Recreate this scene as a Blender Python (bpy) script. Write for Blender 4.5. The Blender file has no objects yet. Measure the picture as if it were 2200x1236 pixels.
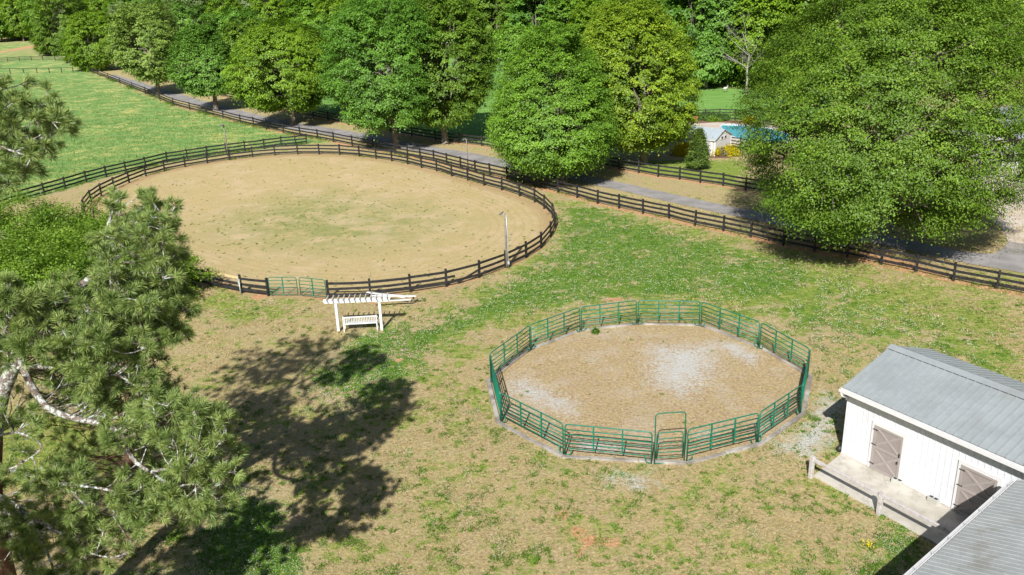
import bpy, math, random
import numpy as np
from mathutils import Vector, Matrix
R = math.radians
rng = np.random.default_rng(7)
random.seed(7)
sc = bpy.context.scene
COL = sc.collection

# ------------------------------------------------------------------ camera model (survey of the site)
F, PITCH, ROLL, CH = 1858.03, 0.355366, -0.035601, 18.8168
cp, sp, cr, sr = math.cos(PITCH), math.sin(PITCH), math.cos(ROLL), math.sin(ROLL)
FWD = np.array([0, cp, -sp]); _r = np.array([1, 0, 0.]); _u = np.array([0, sp, cp])
RT = cr * _r + sr * _u; UP = -sr * _r + cr * _u
def dirs(px, py):
    px = np.asarray(px, float); py = np.asarray(py, float)
    return FWD * F + RT * (px[..., None] - 1100) - UP * (py[..., None] - 618)
def G(px, py, z=0.0):
    """ground point (x, y) of a surveyed point at height z"""
    d = dirs(px, py); t = (z - CH) / d[..., 2]
    return d[..., :2] * t[..., None]
def RAY(px, py, Y):
    d = dirs(px, py); t = Y / d[1]
    return Vector(d * t + np.array([0, 0, CH]))
def PROJ(X):
    X = np.atleast_2d(X) - np.array([0, 0, CH]); D = X @ FWD
    D = np.where(D < .1, .1, D)
    return np.stack([1100 + F * (X @ RT) / D, 618 - F * (X @ UP) / D], 1)
def g3(px, py, z=0.0):
    a = G(px, py); return Vector((a[0], a[1], z))

# ------------------------------------------------------------------ materials
class NT:
    def __init__(s, name):
        s.m = bpy.data.materials.new(name); s.m.use_nodes = True
        s.t = s.m.node_tree; s.n = s.t.nodes; s.l = s.t.links
        s.b = s.n['Principled BSDF']; s.out = s.n['Material Output']
        s._pos = None
    def pos(s):
        if s._pos is None: s._pos = s.n.new('ShaderNodeNewGeometry').outputs['Position']
        return s._pos
    def put(s, sock, v):
        if hasattr(v, 'node'): s.l.new(v, sock)
        elif isinstance(v, (tuple, list)) and len(v) == 3 and sock.type == 'RGBA': sock.default_value = (*v, 1)
        else: sock.default_value = v
    def noise(s, scale, detail=3, rough=.55, vec=None, stretch=None, off=0, dist=0):
        v = vec if vec is not None else s.pos()
        if stretch or off:
            mp = s.n.new('ShaderNodeMapping'); s.l.new(v, mp.inputs[0])
            if stretch: mp.inputs['Scale'].default_value = stretch
            mp.inputs['Location'].default_value = (off, off * 1.7, off * .3); v = mp.outputs[0]
        t = s.n.new('ShaderNodeTexNoise'); s.l.new(v, t.inputs['Vector'])
        t.inputs['Scale'].default_value = scale; t.inputs['Detail'].default_value = detail; t.inputs['Roughness'].default_value = rough
        t.inputs['Distortion'].default_value = dist
        return t.outputs['Fac']
    def ramp(s, v, lo, hi, a=0, b=1):
        t = s.n.new('ShaderNodeMapRange'); t.interpolation_type = 'SMOOTHSTEP'
        s.put(t.inputs['Value'], v)
        for k, x in (('From Min', lo), ('From Max', hi), ('To Min', a), ('To Max', b)): s.put(t.inputs[k], x)
        return t.outputs[0]
    def math(s, op, a, b=0.0, clamp=False):
        t = s.n.new('ShaderNodeMath'); t.operation = op; t.use_clamp = clamp
        s.put(t.inputs[0], a); s.put(t.inputs[1], b); return t.outputs[0]
    def mix(s, f, a, b, mode='MIX'):
        t = s.n.new('ShaderNodeMix'); t.data_type = 'RGBA'; t.blend_type = mode
        s.put(t.inputs[0], f); s.put(t.inputs[6], a); s.put(t.inputs[7], b); return t.outputs[2]
    def attr(s, name):
        t = s.n.new('ShaderNodeAttribute'); t.attribute_name = name
        return t
    def sep(s, v):
        t = s.n.new('ShaderNodeSeparateColor'); s.l.new(v, t.inputs[0]); return t.outputs
    def bump(s, h, strength=.5, dist=.02):
        t = s.n.new('ShaderNodeBump'); s.l.new(h, t.inputs['Height'])
        t.inputs['Strength'].default_value = strength; t.inputs['Distance'].default_value = dist
        s.l.new(t.outputs[0], s.b.inputs['Normal'])
    def done(s, col=None, rough=.8, metal=0, spec=None):
        if col is not None: s.put(s.b.inputs['Base Color'], col)
        s.put(s.b.inputs['Roughness'], rough); s.put(s.b.inputs['Metallic'], metal)
        if spec is not None: s.b.inputs['Specular IOR Level'].default_value = spec
        return s.m

def m_plain(name, c, rough=.6, var=.25, scale=6, metal=0, spec=None, dirt=None, dirtamt=.5, bump=0, stretch=None):
    t = NT(name)
    n = t.noise(scale, 5, .6, stretch=stretch); n2 = t.noise(scale * 7, 3, stretch=stretch)
    d = tuple(x * (1 - var) for x in c); l = tuple(min(1, x * (1 + var * .6)) for x in c)
    col = t.mix(t.ramp(t.math('ADD', t.math('MULTIPLY', n, .65), t.math('MULTIPLY', n2, .35)), .35, .65), d, l)
    if dirt:
        k = t.noise(scale * .6, 6, .7, off=5)
        col = t.mix(t.ramp(k, .52, .7, 0, dirtamt), col, dirt)
    if bump: t.bump(n2, bump, .01)
    return t.done(col, rough, metal, spec)

def m_leaf(name, dark, light, trans=.35, gloss=.35, yell=None):
    t = NT(name); a = t.sep(t.attr('tint').outputs['Color'])
    col = t.mix(a[0], dark, light)
    if yell: col = t.mix(t.ramp(a[1], .78, 1, 0, .8), col, yell)
    t.put(t.b.inputs['Base Color'], col); t.b.inputs['Roughness'].default_value = .5
    t.b.inputs['Specular IOR Level'].default_value = gloss
    tr = t.n.new('ShaderNodeBsdfTranslucent'); t.put(tr.inputs[0], t.mix(1.0, col, (1.0, 1.1, .5), 'MULTIPLY'))
    mx = t.n.new('ShaderNodeMixShader'); mx.inputs[0].default_value = trans
    t.l.new(t.b.outputs[0], mx.inputs[1]); t.l.new(tr.outputs[0], mx.inputs[2]); t.l.new(mx.outputs[0], t.out.inputs[0])
    return t.m

def m_ground():
    t = NT('ground_soil_and_grass')
    a1 = t.sep(t.attr('za').outputs['Color']); a2 = t.sep(t.attr('zb').outputs['Color']); a3 = t.sep(t.attr('zc').outputs['Color'])
    nA = t.noise(.13, 3); nB = t.noise(.45, 5, .6); nC = t.noise(1.9, 5, .65); nD = t.noise(7, 4, .65); nE = t.noise(30, 3, .7)
    nP = t.noise(.55, 5, .6, stretch=(.85, 1.2, 1), off=9); nQ = t.noise(2.4, 4, .65, stretch=(.8, 1.5, 1), off=3)
    nV = t.noise(3.3, 4, .7, off=21)
    # dry turf
    dry = t.mix(t.ramp(nD, .35, .65), (.32, .235, .115), (.54, .43, .225))
    dry = t.mix(t.ramp(nB, .42, .62, 0, .7), dry, (.46, .38, .16))
    dry = t.mix(t.ramp(nC, .48, .66, 0, .75), dry, (.34, .33, .13))
    dry = t.mix(t.ramp(nE, .42, .62, 0, .5), dry, (.60, .50, .31))
    dry = t.mix(t.ramp(t.noise(5, 3, .6, off=40), .6, .72, 0, .55), dry, (.24, .15, .07))
    # green turf
    grn = t.mix(t.ramp(nD, .33, .66), (.10, .185, .020), (.26, .35, .055))
    grn = t.mix(t.ramp(nQ, .4, .65, 0, .6), grn, (.40, .43, .12))
    clov = t.mix(t.ramp(nE, .35, .62), (.032, .105, .006), (.145, .29, .026))
    clov = t.mix(t.ramp(nQ, .5, .66, 0, .5), clov, (.27, .35, .07))
    clov = t.mix(t.ramp(nC, .45, .7, 0, .5), clov, (.30, .36, .09))
    gsum = t.math('ADD', t.math('MULTIPLY', nB, .40), t.math('ADD', t.math('MULTIPLY', nC, .30), t.math('MULTIPLY', nV, .30)))
    gf = t.ramp(t.math('ADD', gsum, t.math('MULTIPLY', a3[1], .20)), .52, .61)
    base = t.mix(gf, dry, grn)
    cf = t.ramp(t.math('ADD', t.math('ADD', t.math('MULTIPLY', nB, .30), t.math('MULTIPLY', nC, .42)), t.math('ADD', t.math('MULTIPLY', nD, .28), t.math('MULTIPLY', a1[2], .188))), .625, .685)
    base = t.mix(cf, base, clov)
    # bare clay spots
    cl = t.mix(t.ramp(nD, .3, .7), (.52, .26, .13), (.66, .38, .21))
    base = t.mix(t.ramp(t.noise(.8, 5, .65, off=13), .70, .76, 0, .9), base, cl)
    # pasture
    pas = t.mix(t.ramp(nQ, .35, .65), (.165, .30, .075), (.28, .43, .15))
    pas = t.mix(t.ramp(nE, .3, .7, 0, .35), pas, (.10, .22, .05))
    pas = t.mix(t.ramp(nP, .49, .58, 0, .9), pas, (.54, .52, .19))
    pas = t.mix(t.ramp(nA, .35, .6, 0, .4), pas, (.16, .31, .09))
    base = t.mix(a2[0], base, pas)
    # far hay field: smooth fresh green
    hay = t.mix(t.ramp(t.noise(.8, 4, .6, stretch=(.3, 1.6, 1)), .35, .65), (.15, .32, .06), (.22, .40, .10))
    base = t.mix(a3[2], base, hay)
    # arena sand
    snd = t.mix(t.ramp(nD, .3, .7), (.50, .39, .175), (.68, .55, .29))
    snd = t.mix(t.ramp(nE, .3, .7, 0, .4), snd, (.40, .285, .14))
    snd = t.mix(t.ramp(nB, .5, .66, 0, .5), snd, (.66, .48, .30))
    snd = t.mix(t.math('MULTIPLY', t.ramp(t.math('ADD', t.math('MULTIPLY', nB, .5), t.math('MULTIPLY', nC, .5)), .38, .55), t.math('MULTIPLY', a3[0], 1.0)), snd, (.27, .31, .10))
    snd = t.mix(t.ramp(t.noise(.33, 6, .65, off=77), .46, .66, 0, .6), snd, (.66, .51, .33))
    snd = t.mix(t.ramp(t.noise(1.1, 5, .7, off=57), .45, .7, 0, .5), snd, (.45, .38, .18))
    snd = t.mix(t.ramp(t.noise(2.2, 5, .7, off=31, stretch=(1, .6, 1)), .5, .72, 0, .45), snd, (.40, .36, .16))
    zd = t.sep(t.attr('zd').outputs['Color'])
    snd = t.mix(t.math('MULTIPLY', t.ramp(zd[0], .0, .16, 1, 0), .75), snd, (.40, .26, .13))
    ring = t.math('SINE', t.math('ADD', t.math('MULTIPLY', zd[0], 95.0), t.math('MULTIPLY', nB, 9.0)))
    snd = t.mix(t.math('MULTIPLY', t.ramp(ring, .2, 1, 0, .35), t.ramp(zd[0], .75, .4)), snd, (.42, .33, .17))
    snd = t.mix(t.ramp(t.noise(14, 2, .6, off=91), .56, .70, 0, .75), snd, (.33, .25, .11))
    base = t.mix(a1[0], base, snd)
    # pen floor
    pen = t.mix(t.ramp(nD, .33, .66), (.30, .20, .10), (.56, .42, .25))
    pen = t.mix(t.ramp(nE, .3, .66, 0, .5), pen, (.60, .49, .33))
    pen = t.mix(t.ramp(nC, .45, .7, 0, .5), pen, (.44, .37, .16))
    pen = t.mix(t.ramp(nB, .48, .64, 0, .5), pen, (.56, .48, .38))
    base = t.mix(a1[1], base, pen)
    grv = t.mix(t.ramp(nE, .3, .7), (.40, .40, .37), (.78, .79, .77))
    gm = t.ramp(t.math('ADD', t.math('ADD', t.math('MULTIPLY', t.math('ADD', nC, nD), .32), t.math('MULTIPLY', nE, .36)), t.math('MULTIPLY', a2[2], .45)), .66, .86, 0, .9)
    base = t.mix(gm, base, grv)
    rm = t.ramp(t.math('ADD', t.math('MULTIPLY', t.math('ADD', nC, nD), .5), t.math('MULTIPLY', a2[1], .6)), .72, .9)
    base = t.mix(rm, base, cl)
    hh = t.math('ADD', nD, t.math('MULTIPLY', nE, .6))
    t.bump(hh, .9, .09)
    return t.done(base, .95, spec=.15)

def m_asphalt():
    t = NT('road_asphalt'); n = t.noise(.6, 4); f = t.noise(60, 2); l = t.noise(3, 5, .7, off=2)
    c = t.mix(t.ramp(n, .35, .65), (.25, .238, .23), (.36, .34, .33))
    c = t.mix(t.ramp(f, .3, .7, 0, .4), c, (.15, .145, .145)); c = t.mix(t.ramp(l, .6, .7, 0, .4), c, (.42, .31, .22))
    t.bump(f, .3, .01); return t.done(c, .9)
def m_concrete(name='concrete', c1=(.42, .39, .33), c2=(.56, .53, .47), stain=(.28, .26, .21)):
    t = NT(name); n = t.noise(.9, 5); f = t.noise(25, 3); k = t.noise(2.2, 6, .7, off=7)
    c = t.mix(t.ramp(n, .35, .65), c1, c2); c = t.mix(t.ramp(k, .48, .66, 0, .6), c, stain); c = t.mix(t.ramp(f, .3, .7, 0, .3), c, c1)
    t.bump(f, .25, .01); return t.done(c, .9)

M = {}
M['ground'] = m_ground(); M['asphalt'] = m_asphalt(); M['concrete'] = m_concrete()
M['pad'] = m_concrete('pad_concrete', (.50, .42, .34), (.62, .55, .47), (.42, .33, .25))
M['curb'] = m_concrete('curb_concrete', (.22, .195, .165), (.46, .43, .385), (.15, .125, .10))
M['black'] = m_plain('black_fence_paint', (.028, .027, .029), .7, .5, 5, spec=.3, dirt=(.085, .078, .072), dirtamt=.5, bump=.3)
M['greywood'] = m_plain('weathered_wood', (.24, .205, .17), .85, .35, 9, bump=.4)
M['newwood'] = m_plain('new_pine_board', (.62, .45, .25), .7, .15, 5)
M['palewood'] = m_plain('weathered_white_wood', (.52, .49, .48), .8, .2, 8, dirt=(.30, .20, .15), dirtamt=.7, bump=.3)
M['white'] = m_plain('white_paint', (.68, .68, .68), .5, .05, 3)
M['siding'] = m_plain('white_metal_siding', (.69, .71, .75), .42, .06, .7, dirt=(.50, .49, .46), dirtamt=.4)
M['roof'] = m_plain('grey_metal_roof', (.285, .315, .325), .42, .10, .8, spec=.4, dirt=(.25, .255, .25), dirtamt=.6)
M['roof2'] = m_plain('aged_metal_roof', (.39, .41, .405), .45, .12, 1.0, spec=.4, dirt=(.27, .26, .23), dirtamt=.7, stretch=(1, 1, 1))
M['taupe'] = m_plain('taupe_door_paint', (.30, .26, .245), .6, .08, 3)
M['taupe2'] = m_plain('taupe_brace_paint', (.345, .305, .285), .6, .08, 3)
M['iron'] = m_plain('black_iron', (.03, .03, .03), .5, .2, 6)
M['green'] = m_plain('green_gate_paint', (.008, .165, .100), .38, .2, 7, dirt=(.03, .24, .15), dirtamt=.5, spec=.5)
M['galv'] = m_plain('galvanised_steel', (.50, .54, .56), .45, .15, 8, metal=.3)
M['lamp'] = m_plain('grey_lamp_housing', (.16, .16, .17), .4, .2, 8)
M['glass'] = m_plain('dark_glass', (.05, .06, .08), .15, .1, 3)
M['orange'] = m_plain('orange_plastic', (.85, .20, .015), .45, .1, 5)
M['block'] = m_concrete('concrete_block', (.40, .40, .36), (.52, .52, .48), (.34, .35, .28))
M['water'] = m_plain('pool_water', (.10, .48, .62), .12, .12, .8)
M['shedwall'] = m_plain('pale_grey_shed_paint', (.55, .54, .53), .6, .05, 2)
M['shedroof'] = m_plain('blue_grey_shed_roof', (.36, .42, .46), .5, .08, 2)
M['mulch'] = m_plain('brown_mulch', (.20, .11, .075), .95, .4, 4)
M['brick'] = m_plain('terracotta', (.45, .18, .09), .9, .3, 5)
M['bark'] = m_plain('oak_bark', (.22, .19, .155), .95, .45, 4, bump=.8)
M['palebark'] = m_plain('pale_bare_bark', (.34, .31, .28), .9, .3, 3)
M['cone'] = m_plain('pine_cone_scales', (.20, .155, .135), .9, .4, 20)
M['car'] = m_plain('grey_car_paint', (.12, .12, .13), .3, .1, 2)
def m_lichen():
    t = NT('lichen_pine_bark'); n = t.noise(9, 5, .65); k = t.noise(22, 4, .7, off=3)
    c = t.mix(t.ramp(k, .35, .65), (.10, .075, .06), (.24, .19, .16)); c = t.mix(t.ramp(n, .47, .58, 0, .9), c, (.55, .60, .57))
    t.bump(k, .8, .03); return t.done(c, .95)
M['lichen'] = m_lichen()
M['pinebark'] = m_plain('pine_bark', (.16, .085, .055), .95, .5, 7, bump=.9)
M['needle'] = m_leaf('pine_needles', (.11, .20, .045), (.40, .50, .15), .16, .5)
M['bud'] = m_plain('pine_candles', (.42, .33, .10), .8, .2, 10)
LEAF = {
 'deep':   m_leaf('leaf_deep_green', (0.050, 0.137, 0.010), (.195, .40, .042), .24, .45),
 'mid':    m_leaf('leaf_mid_green', (0.065, 0.155, 0.009), (.245, .45, .038), .24, .45),
 'bright': m_leaf('leaf_bright_green', (0.072, 0.155, 0.007), (.27, .44, .025), .24, .4),
 'yellow': m_leaf('leaf_yellow_green', (0.090, 0.166, 0.007), (.31, .46, .028), .24, .4, (.50, .50, .04)),
 'olive':  m_leaf('leaf_olive_green', (0.054, 0.112, 0.007), (.195, .345, .026), .24, .4, (.30, .36, .04)),
 'cool':   m_leaf('leaf_cool_green', (0.054, 0.140, 0.013), (.215, .410, .055), .24, .4),
 'pale':   m_leaf('leaf_pale_green', (0.094, 0.166, 0.018), (.33, .47, .09), .24, .4),
 'silver': m_leaf('leaf_silver_green', (0.122, 0.194, 0.065), (.44, .56, .24), .35, .4),
 'dark':   m_leaf('leaf_dark_evergreen', (0.036, 0.090, 0.017), (.150, .270, .055), .25, .4),
 'brown':  m_leaf('leaf_brown_grey', (0.122, 0.108, 0.065), (.42, .38, .24), .3, .3),
 'gold':   m_leaf('leaf_golden', (0.360, 0.302, 0.007), (.88, .74, .02), .35, .3),
 'conif':  m_leaf('leaf_conifer', (0.054, 0.108, 0.016), (.21, .31, .060), .3, .3),
 'bush':   m_leaf('leaf_bush_green', (0.072, 0.158, 0.010), (.30, .47, .05), .4, .4),
 'grassg': m_leaf('blade_green', (.04, .13, .008), (.18, .34, .035), .35, .2),
 'grassp': m_leaf('blade_pasture', (.15, .29, .07), (.32, .45, .15), .35, .2),
 'grassd': m_leaf('blade_dry', (.36, .28, .12), (.74, .63, .34), .35, .1),
 'weed':   m_leaf('weed_leaf', (.08, .17, .02), (.22, .36, .05), .3, .2),
}
M['flower'] = m_plain('white_clover_head', (.80, .80, .74), .8, .05, 5)
M['yflower'] = m_plain('yellow_petals', (.85, .68, .02), .7, .1, 5)

# ------------------------------------------------------------------ object helpers
def link(o, parent=None):
    COL.objects.link(o)
    if parent is not None: o.parent = parent
    return o
def tag(o, label=None, cat=None, group=None, kind=None):
    for k, v in (('label', label), ('category', cat), ('group', group), ('kind', kind)):
        if v: o[k] = v
    return o
def thing(name, label, cat, loc=(0, 0, 0), rz=0, group=None):
    o = bpy.data.objects.new(name, None); COL.objects.link(o); o.empty_display_size = .2
    o.location = loc; o.rotation_euler = (0, 0, rz)
    return tag(o, label, cat, group)
def copy_tree(o, parent=None):
    c = o.copy(); COL.objects.link(c); c.parent = parent
    for ch in list(o.children): copy_tree(ch, c)
    return c

class MB:
    def __init__(s): s.v = []; s.f = []; s.sm = False
    def add(s, vs, fs):
        n = len(s.v); s.v += [tuple(v) for v in vs]; s.f += [tuple(i + n for i in f) for f in fs]
    def box(s, c, d, rz=0, M_=None):
        x, y, z = d[0] / 2, d[1] / 2, d[2] / 2
        pts = [Vector((a * x, b * y, e * z)) for a in (-1, 1) for b in (-1, 1) for e in (-1, 1)]
        m = M_ if M_ is not None else Matrix.Rotation(rz, 4, 'Z')
        pts = [m @ p + Vector(c) for p in pts]
        s.add(pts, [(0, 1, 3, 2), (4, 6, 7, 5), (0, 4, 5, 1), (2, 3, 7, 6), (0, 2, 6, 4), (1, 5, 7, 3)])
    def beam(s, a, b, w, h, up=Vector((0, 0, 1))):
        a = Vector(a); b = Vector(b); d = (b - a); L = d.length; d.normalize()
        sd = d.cross(up)
        if sd.length < 1e-4: sd = Vector((1, 0, 0))
        sd.normalize(); u = sd.cross(d)
        m = Matrix((d, sd, u)).transposed().to_4x4()
        s.box((a + b) / 2, (L, w, h), M_=m)
    def tube(s, path, rad, n=6, caps=True):
        path = [Vector(p) for p in path]; K = len(path)
        if not hasattr(rad, '__len__'): rad = [rad] * K
        vs = []; fs = []; ref = None
        for i, p in enumerate(path):
            d = (path[min(i + 1, K - 1)] - path[max(i - 1, 0)])
            if d.length < 1e-9: d = Vector((0, 0, 1))
            d.normalize()
            if ref is None: ref = d.orthogonal()
            ref = (ref - d * ref.dot(d))
            if ref.length < 1e-5: ref = d.orthogonal()
            ref.normalize(); q = d.cross(ref)
            for k in range(n):
                a = 2 * math.pi * k / n
                vs.append(p + (ref * math.cos(a) + q * math.sin(a)) * rad[i])
        for i in range(K - 1):
            for k in range(n):
                k2 = (k + 1) % n
                fs.append((i * n + k, i * n + k2, (i + 1) * n + k2, (i + 1) * n + k))
        if caps: fs.append(tuple(range(n))[::-1]); fs.append(tuple((K - 1) * n + k for k in range(n)))
        s.add(vs, fs)
    def cyl(s, a, b, r, n=10): s.tube([a, b], r, n)
    def poly(s, pts, z0, z1):
        n = len(pts)
        vs = [(p[0], p[1], z0) for p in pts] + [(p[0], p[1], z1) for p in pts]
        fs = [tuple(range(n, 2 * n)), tuple(range(n))[::-1]] + [(i, (i + 1) % n, n + (i + 1) % n, n + i) for i in range(n)]
        s.add(vs, fs)
    def build(s, name, mat, parent=None, smooth=False, bevel=0):
        me = bpy.data.meshes.new(name); me.from_pydata(s.v, [], s.f); me.validate()
        import bmesh
        b = bmesh.new(); b.from_mesh(me); bmesh.ops.recalc_face_normals(b, faces=b.faces)
        if bevel: bmesh.ops.bevel(b, geom=list(b.edges), offset=bevel, segments=1, affect='EDGES')
        b.to_mesh(me); b.free()
        me.materials.append(mat)
        if smooth: me.polygons.foreach_set('use_smooth', [True] * len(me.polygons))
        return link(bpy.data.objects.new(name, me), parent)

def np_mesh(name, verts, nper, mat, parent=None, tint=None):
    """verts (N*nper,3), each nper consecutive verts one face"""
    me = bpy.data.meshes.new(name); V = len(verts); N = V // nper
    me.vertices.add(V); me.vertices.foreach_set('co', np.ascontiguousarray(verts, dtype=np.float32).ravel())
    me.loops.add(V); me.loops.foreach_set('vertex_index', np.arange(V, dtype=np.int32))
    me.polygons.add(N); me.polygons.foreach_set('loop_start', np.arange(0, V, nper, dtype=np.int32))
    try: me.polygons.foreach_set('loop_total', np.full(N, nper, dtype=np.int32))
    except Exception: pass
    me.update(calc_edges=True)
    if tint is not None:
        a = me.color_attributes.new('tint', 'FLOAT_COLOR', 'POINT')
        c = np.ones((V, 4), np.float32); c[:, :2] = np.repeat(tint, nper, axis=0); a.data.foreach_set('color', c.ravel())
    me.materials.append(mat)
    return link(bpy.data.objects.new(name, me), parent)
def unit(a): return a / np.maximum(np.linalg.norm(a, axis=-1, keepdims=True), 1e-9)
def leaves(c, nrm, size, g, aspect=.6):
    """rhombic leaves: centres, facing, half length"""
    r = unit(g.normal(size=c.shape)); a = unit(np.cross(nrm, r)); b = np.cross(nrm, a)
    s = size[:, None]; bend = nrm * s * .25
    return np.stack([c + a * s - bend, c + b * s * aspect, c - a * s - bend, c - b * s * aspect], 1).reshape(-1, 3)

# ------------------------------------------------------------------ trees
def bez(a, b, c, n):
    return [a * (1 - t) ** 2 + b * 2 * t * (1 - t) + c * t * t for t in np.linspace(0, 1, n)]
def tree_meshes(seed, H, Rx, zb, ncl, nleaf, leaf, mat, trunk_r, shape='round', lumps=.10, cl=(1.0, .7, .33), bark=None, branches=26, off=(0, 0), gaps=.08, notch=0, tt=.14):
    g = np.random.default_rng(seed)
    zc = zb + (H - zb) * (.46 if shape == 'round' else .36); up = H - zc; dn = zc - zb
    # clusters on and inside the crown envelope
    n = ncl; i = np.arange(n) + .5
    ph = np.arccos(1 - 2 * i / n); th = math.pi * (1 + 5 ** .5) * i
    d = np.stack([np.cos(th) * np.sin(ph), np.sin(th) * np.sin(ph), np.cos(ph)], 1)
    d = unit(d + g.normal(size=d.shape) * .12)
    lob = np.zeros(n)
    for _ in range(14):
        w = unit(g.normal(size=3)); lob += np.clip((d @ w - .72) * 3.6, 0, 1) * g.uniform(-1, 1.0) * lumps * 1.5
    rad = 1 + lob + g.normal(size=n) * .05
    inner = g.random(n) < .34; rad = np.where(inner, rad * g.uniform(.5, .9, n), rad)
    if shape == 'cone':
        hf = np.clip((d[:, 2] + 1) / 2, 0, 1); c = np.stack([d[:, 0], d[:, 1], np.zeros(n)], 1); c = unit(c)
        t = g.random(n) ** .75; rr = (1 - t) ** .85 * Rx * rad * (1 - .3 * (t < .06))
        cen = c * rr[:, None]; cen[:, 2] = zb + t * (H - zb)
    else:
        e = .74
        xy = np.sign(d[:, :2]) * np.abs(d[:, :2]) ** e
        cen = np.empty((n, 3)); cen[:, :2] = xy * Rx * rad[:, None]
        zz = np.sign(d[:, 2]) * np.abs(d[:, 2]) ** .9
        taper = np.where(zz > 0, 1 - tt * zz, 1 - .10 * (-zz)) if shape == 'round' else np.where(zz > 0, 1 - .42 * zz, 1.0 - .06 * (-zz))
        cen[:, :2] *= taper[:, None]
        cen[:, 2] = zc + np.where(zz > 0, zz * up, zz * dn) * (rad * .5 + .5)
    cen[:, 0] += off[0] * np.clip((cen[:, 2] - zb * .5) / max(zc - zb, 1), 0, 1); cen[:, 1] += off[1]
    gn = sum(np.sin(d @ (unit(g.normal(size=3)) * g.uniform(4, 9)) + g.uniform(0, 6.28)) for _ in range(6))
    keep = gn > np.quantile(gn, gaps)
    if notch: keep &= ~((np.abs(cen[:, 0] - .2) < notch) & (cen[:, 1] < 1) & (cen[:, 2] < zb + 1.6 - 2.3 * cen[:, 1] / 9))
    cen = cen[keep]; n = len(cen)
    per = max(8, int(nleaf / n)); k = n * per
    ci = np.repeat(np.arange(n), per)
    out = cen - np.array([off[0] * .8, off[1], zc - .15 * H]); out[:, 2] *= .6; out = unit(out)
    oh = out.copy(); oh[:, 2] *= .25; oh = unit(oh); tg = np.cross(oh, [0, 0, 1.]); tg = unit(tg)
    csz = g.uniform(.7, 1.35, n)
    o = g.normal(size=(k, 3)) * .5
    o[:, 2] = np.abs(o[:, 2]) * 1.1 - .35
    P = cen[ci] + (oh[ci] * (o[:, :1] * cl[0]) + tg[ci] * (o[:, 1:2] * cl[1])) * csz[ci][:, None]
    r2 = (o[:, 0] ** 2 + o[:, 1] ** 2)
    P[:, 2] += (o[:, 2] * cl[2] - r2 * .32 * cl[0]) * csz[ci]
    nr = unit(np.array([0, 0, .55]) + out[ci] * .95 + (P - cen[ci]) * .35 / cl[0] + g.normal(size=(k, 3)) * .42)
    sz = leaf * g.uniform(.6, 1.3, k)
    ct = g.uniform(0, 1, n)
    tint = np.stack([np.clip(ct[ci] * .6 + g.uniform(0, .38, k), 0, 1), np.clip(ct[ci][::1] * .3 + g.random(k) * .7, 0, 1)], 1)
    crown = np_mesh('crown', leaves(P, nr, sz, g, .55), 4, mat, None, tint)
    tb = MB()
    top = Vector((off[0] * .8, off[1] * .5, zc + up * .5))
    path = [Vector((0, 0, -.1)), Vector((0, 0, .15)), Vector((g.normal() * .05, g.normal() * .05, zb * .7)), Vector((g.normal() * .15, g.normal() * .15, zc)), top]
    tb.tube(path, [trunk_r * 1.5, trunk_r * 1.15, trunk_r * .85, trunk_r * .38, trunk_r * .06], 9)
    idx = g.permutation(n)[:branches]
    for j in idx:
        e = Vector(cen[j]); hz = min(e.z - .5, g.uniform(zb * .75, zc + up * .35)); hz = max(hz, zb * .7)
        s0 = Vector((0, 0, hz)); mid = s0.lerp(e, .5) + Vector((0, 0, .12 * (e - s0).length))
        rr = trunk_r * g.uniform(.22, .4)
        tb.tube(bez(s0, mid, e, 5), [rr, rr * .8, rr * .6, rr * .4, rr * .15], 5, False)
        for q in range(2):
            f = e + Vector(g.normal(size=3)) * Rx * .07
            tb.tube([mid.lerp(e, .3), f], [rr * .4, rr * .1], 4, False)
    trunk = tb.build('trunk', bark or M['bark'], None, True)
    return trunk, crown
def plant_tree(name, label, cat, loc, tm, rz=0, group=None, scale=None):
    t = thing(name, label, cat, loc, rz, group)
    for o in tm: o.parent = t
    if scale: t.scale = scale
    return t

S_AZ, S_EL = 76.5, 39.4     # shadows fall towards this azimuth

def crown_px(base, top, left, right, bot, **k):
    """size a tree from its surveyed base, top and crown edges"""
    b = G(*base); D = np.array([b[0], b[1], 0]); dep = (np.array([b[0], b[1], 8 - CH])) @ FWD
    zs = np.linspace(.2, 30, 600); pr = PROJ(np.c_[np.repeat(b[None], 600, 0), zs])
    H = float(np.interp(-top, -pr[:, 1], zs)) if pr[-1, 1] < top else 30
    zb = float(np.interp(-bot, -pr[:, 1], zs)); W = (right - left) / 2 * dep / F
    return b, H, W, zb

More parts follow.
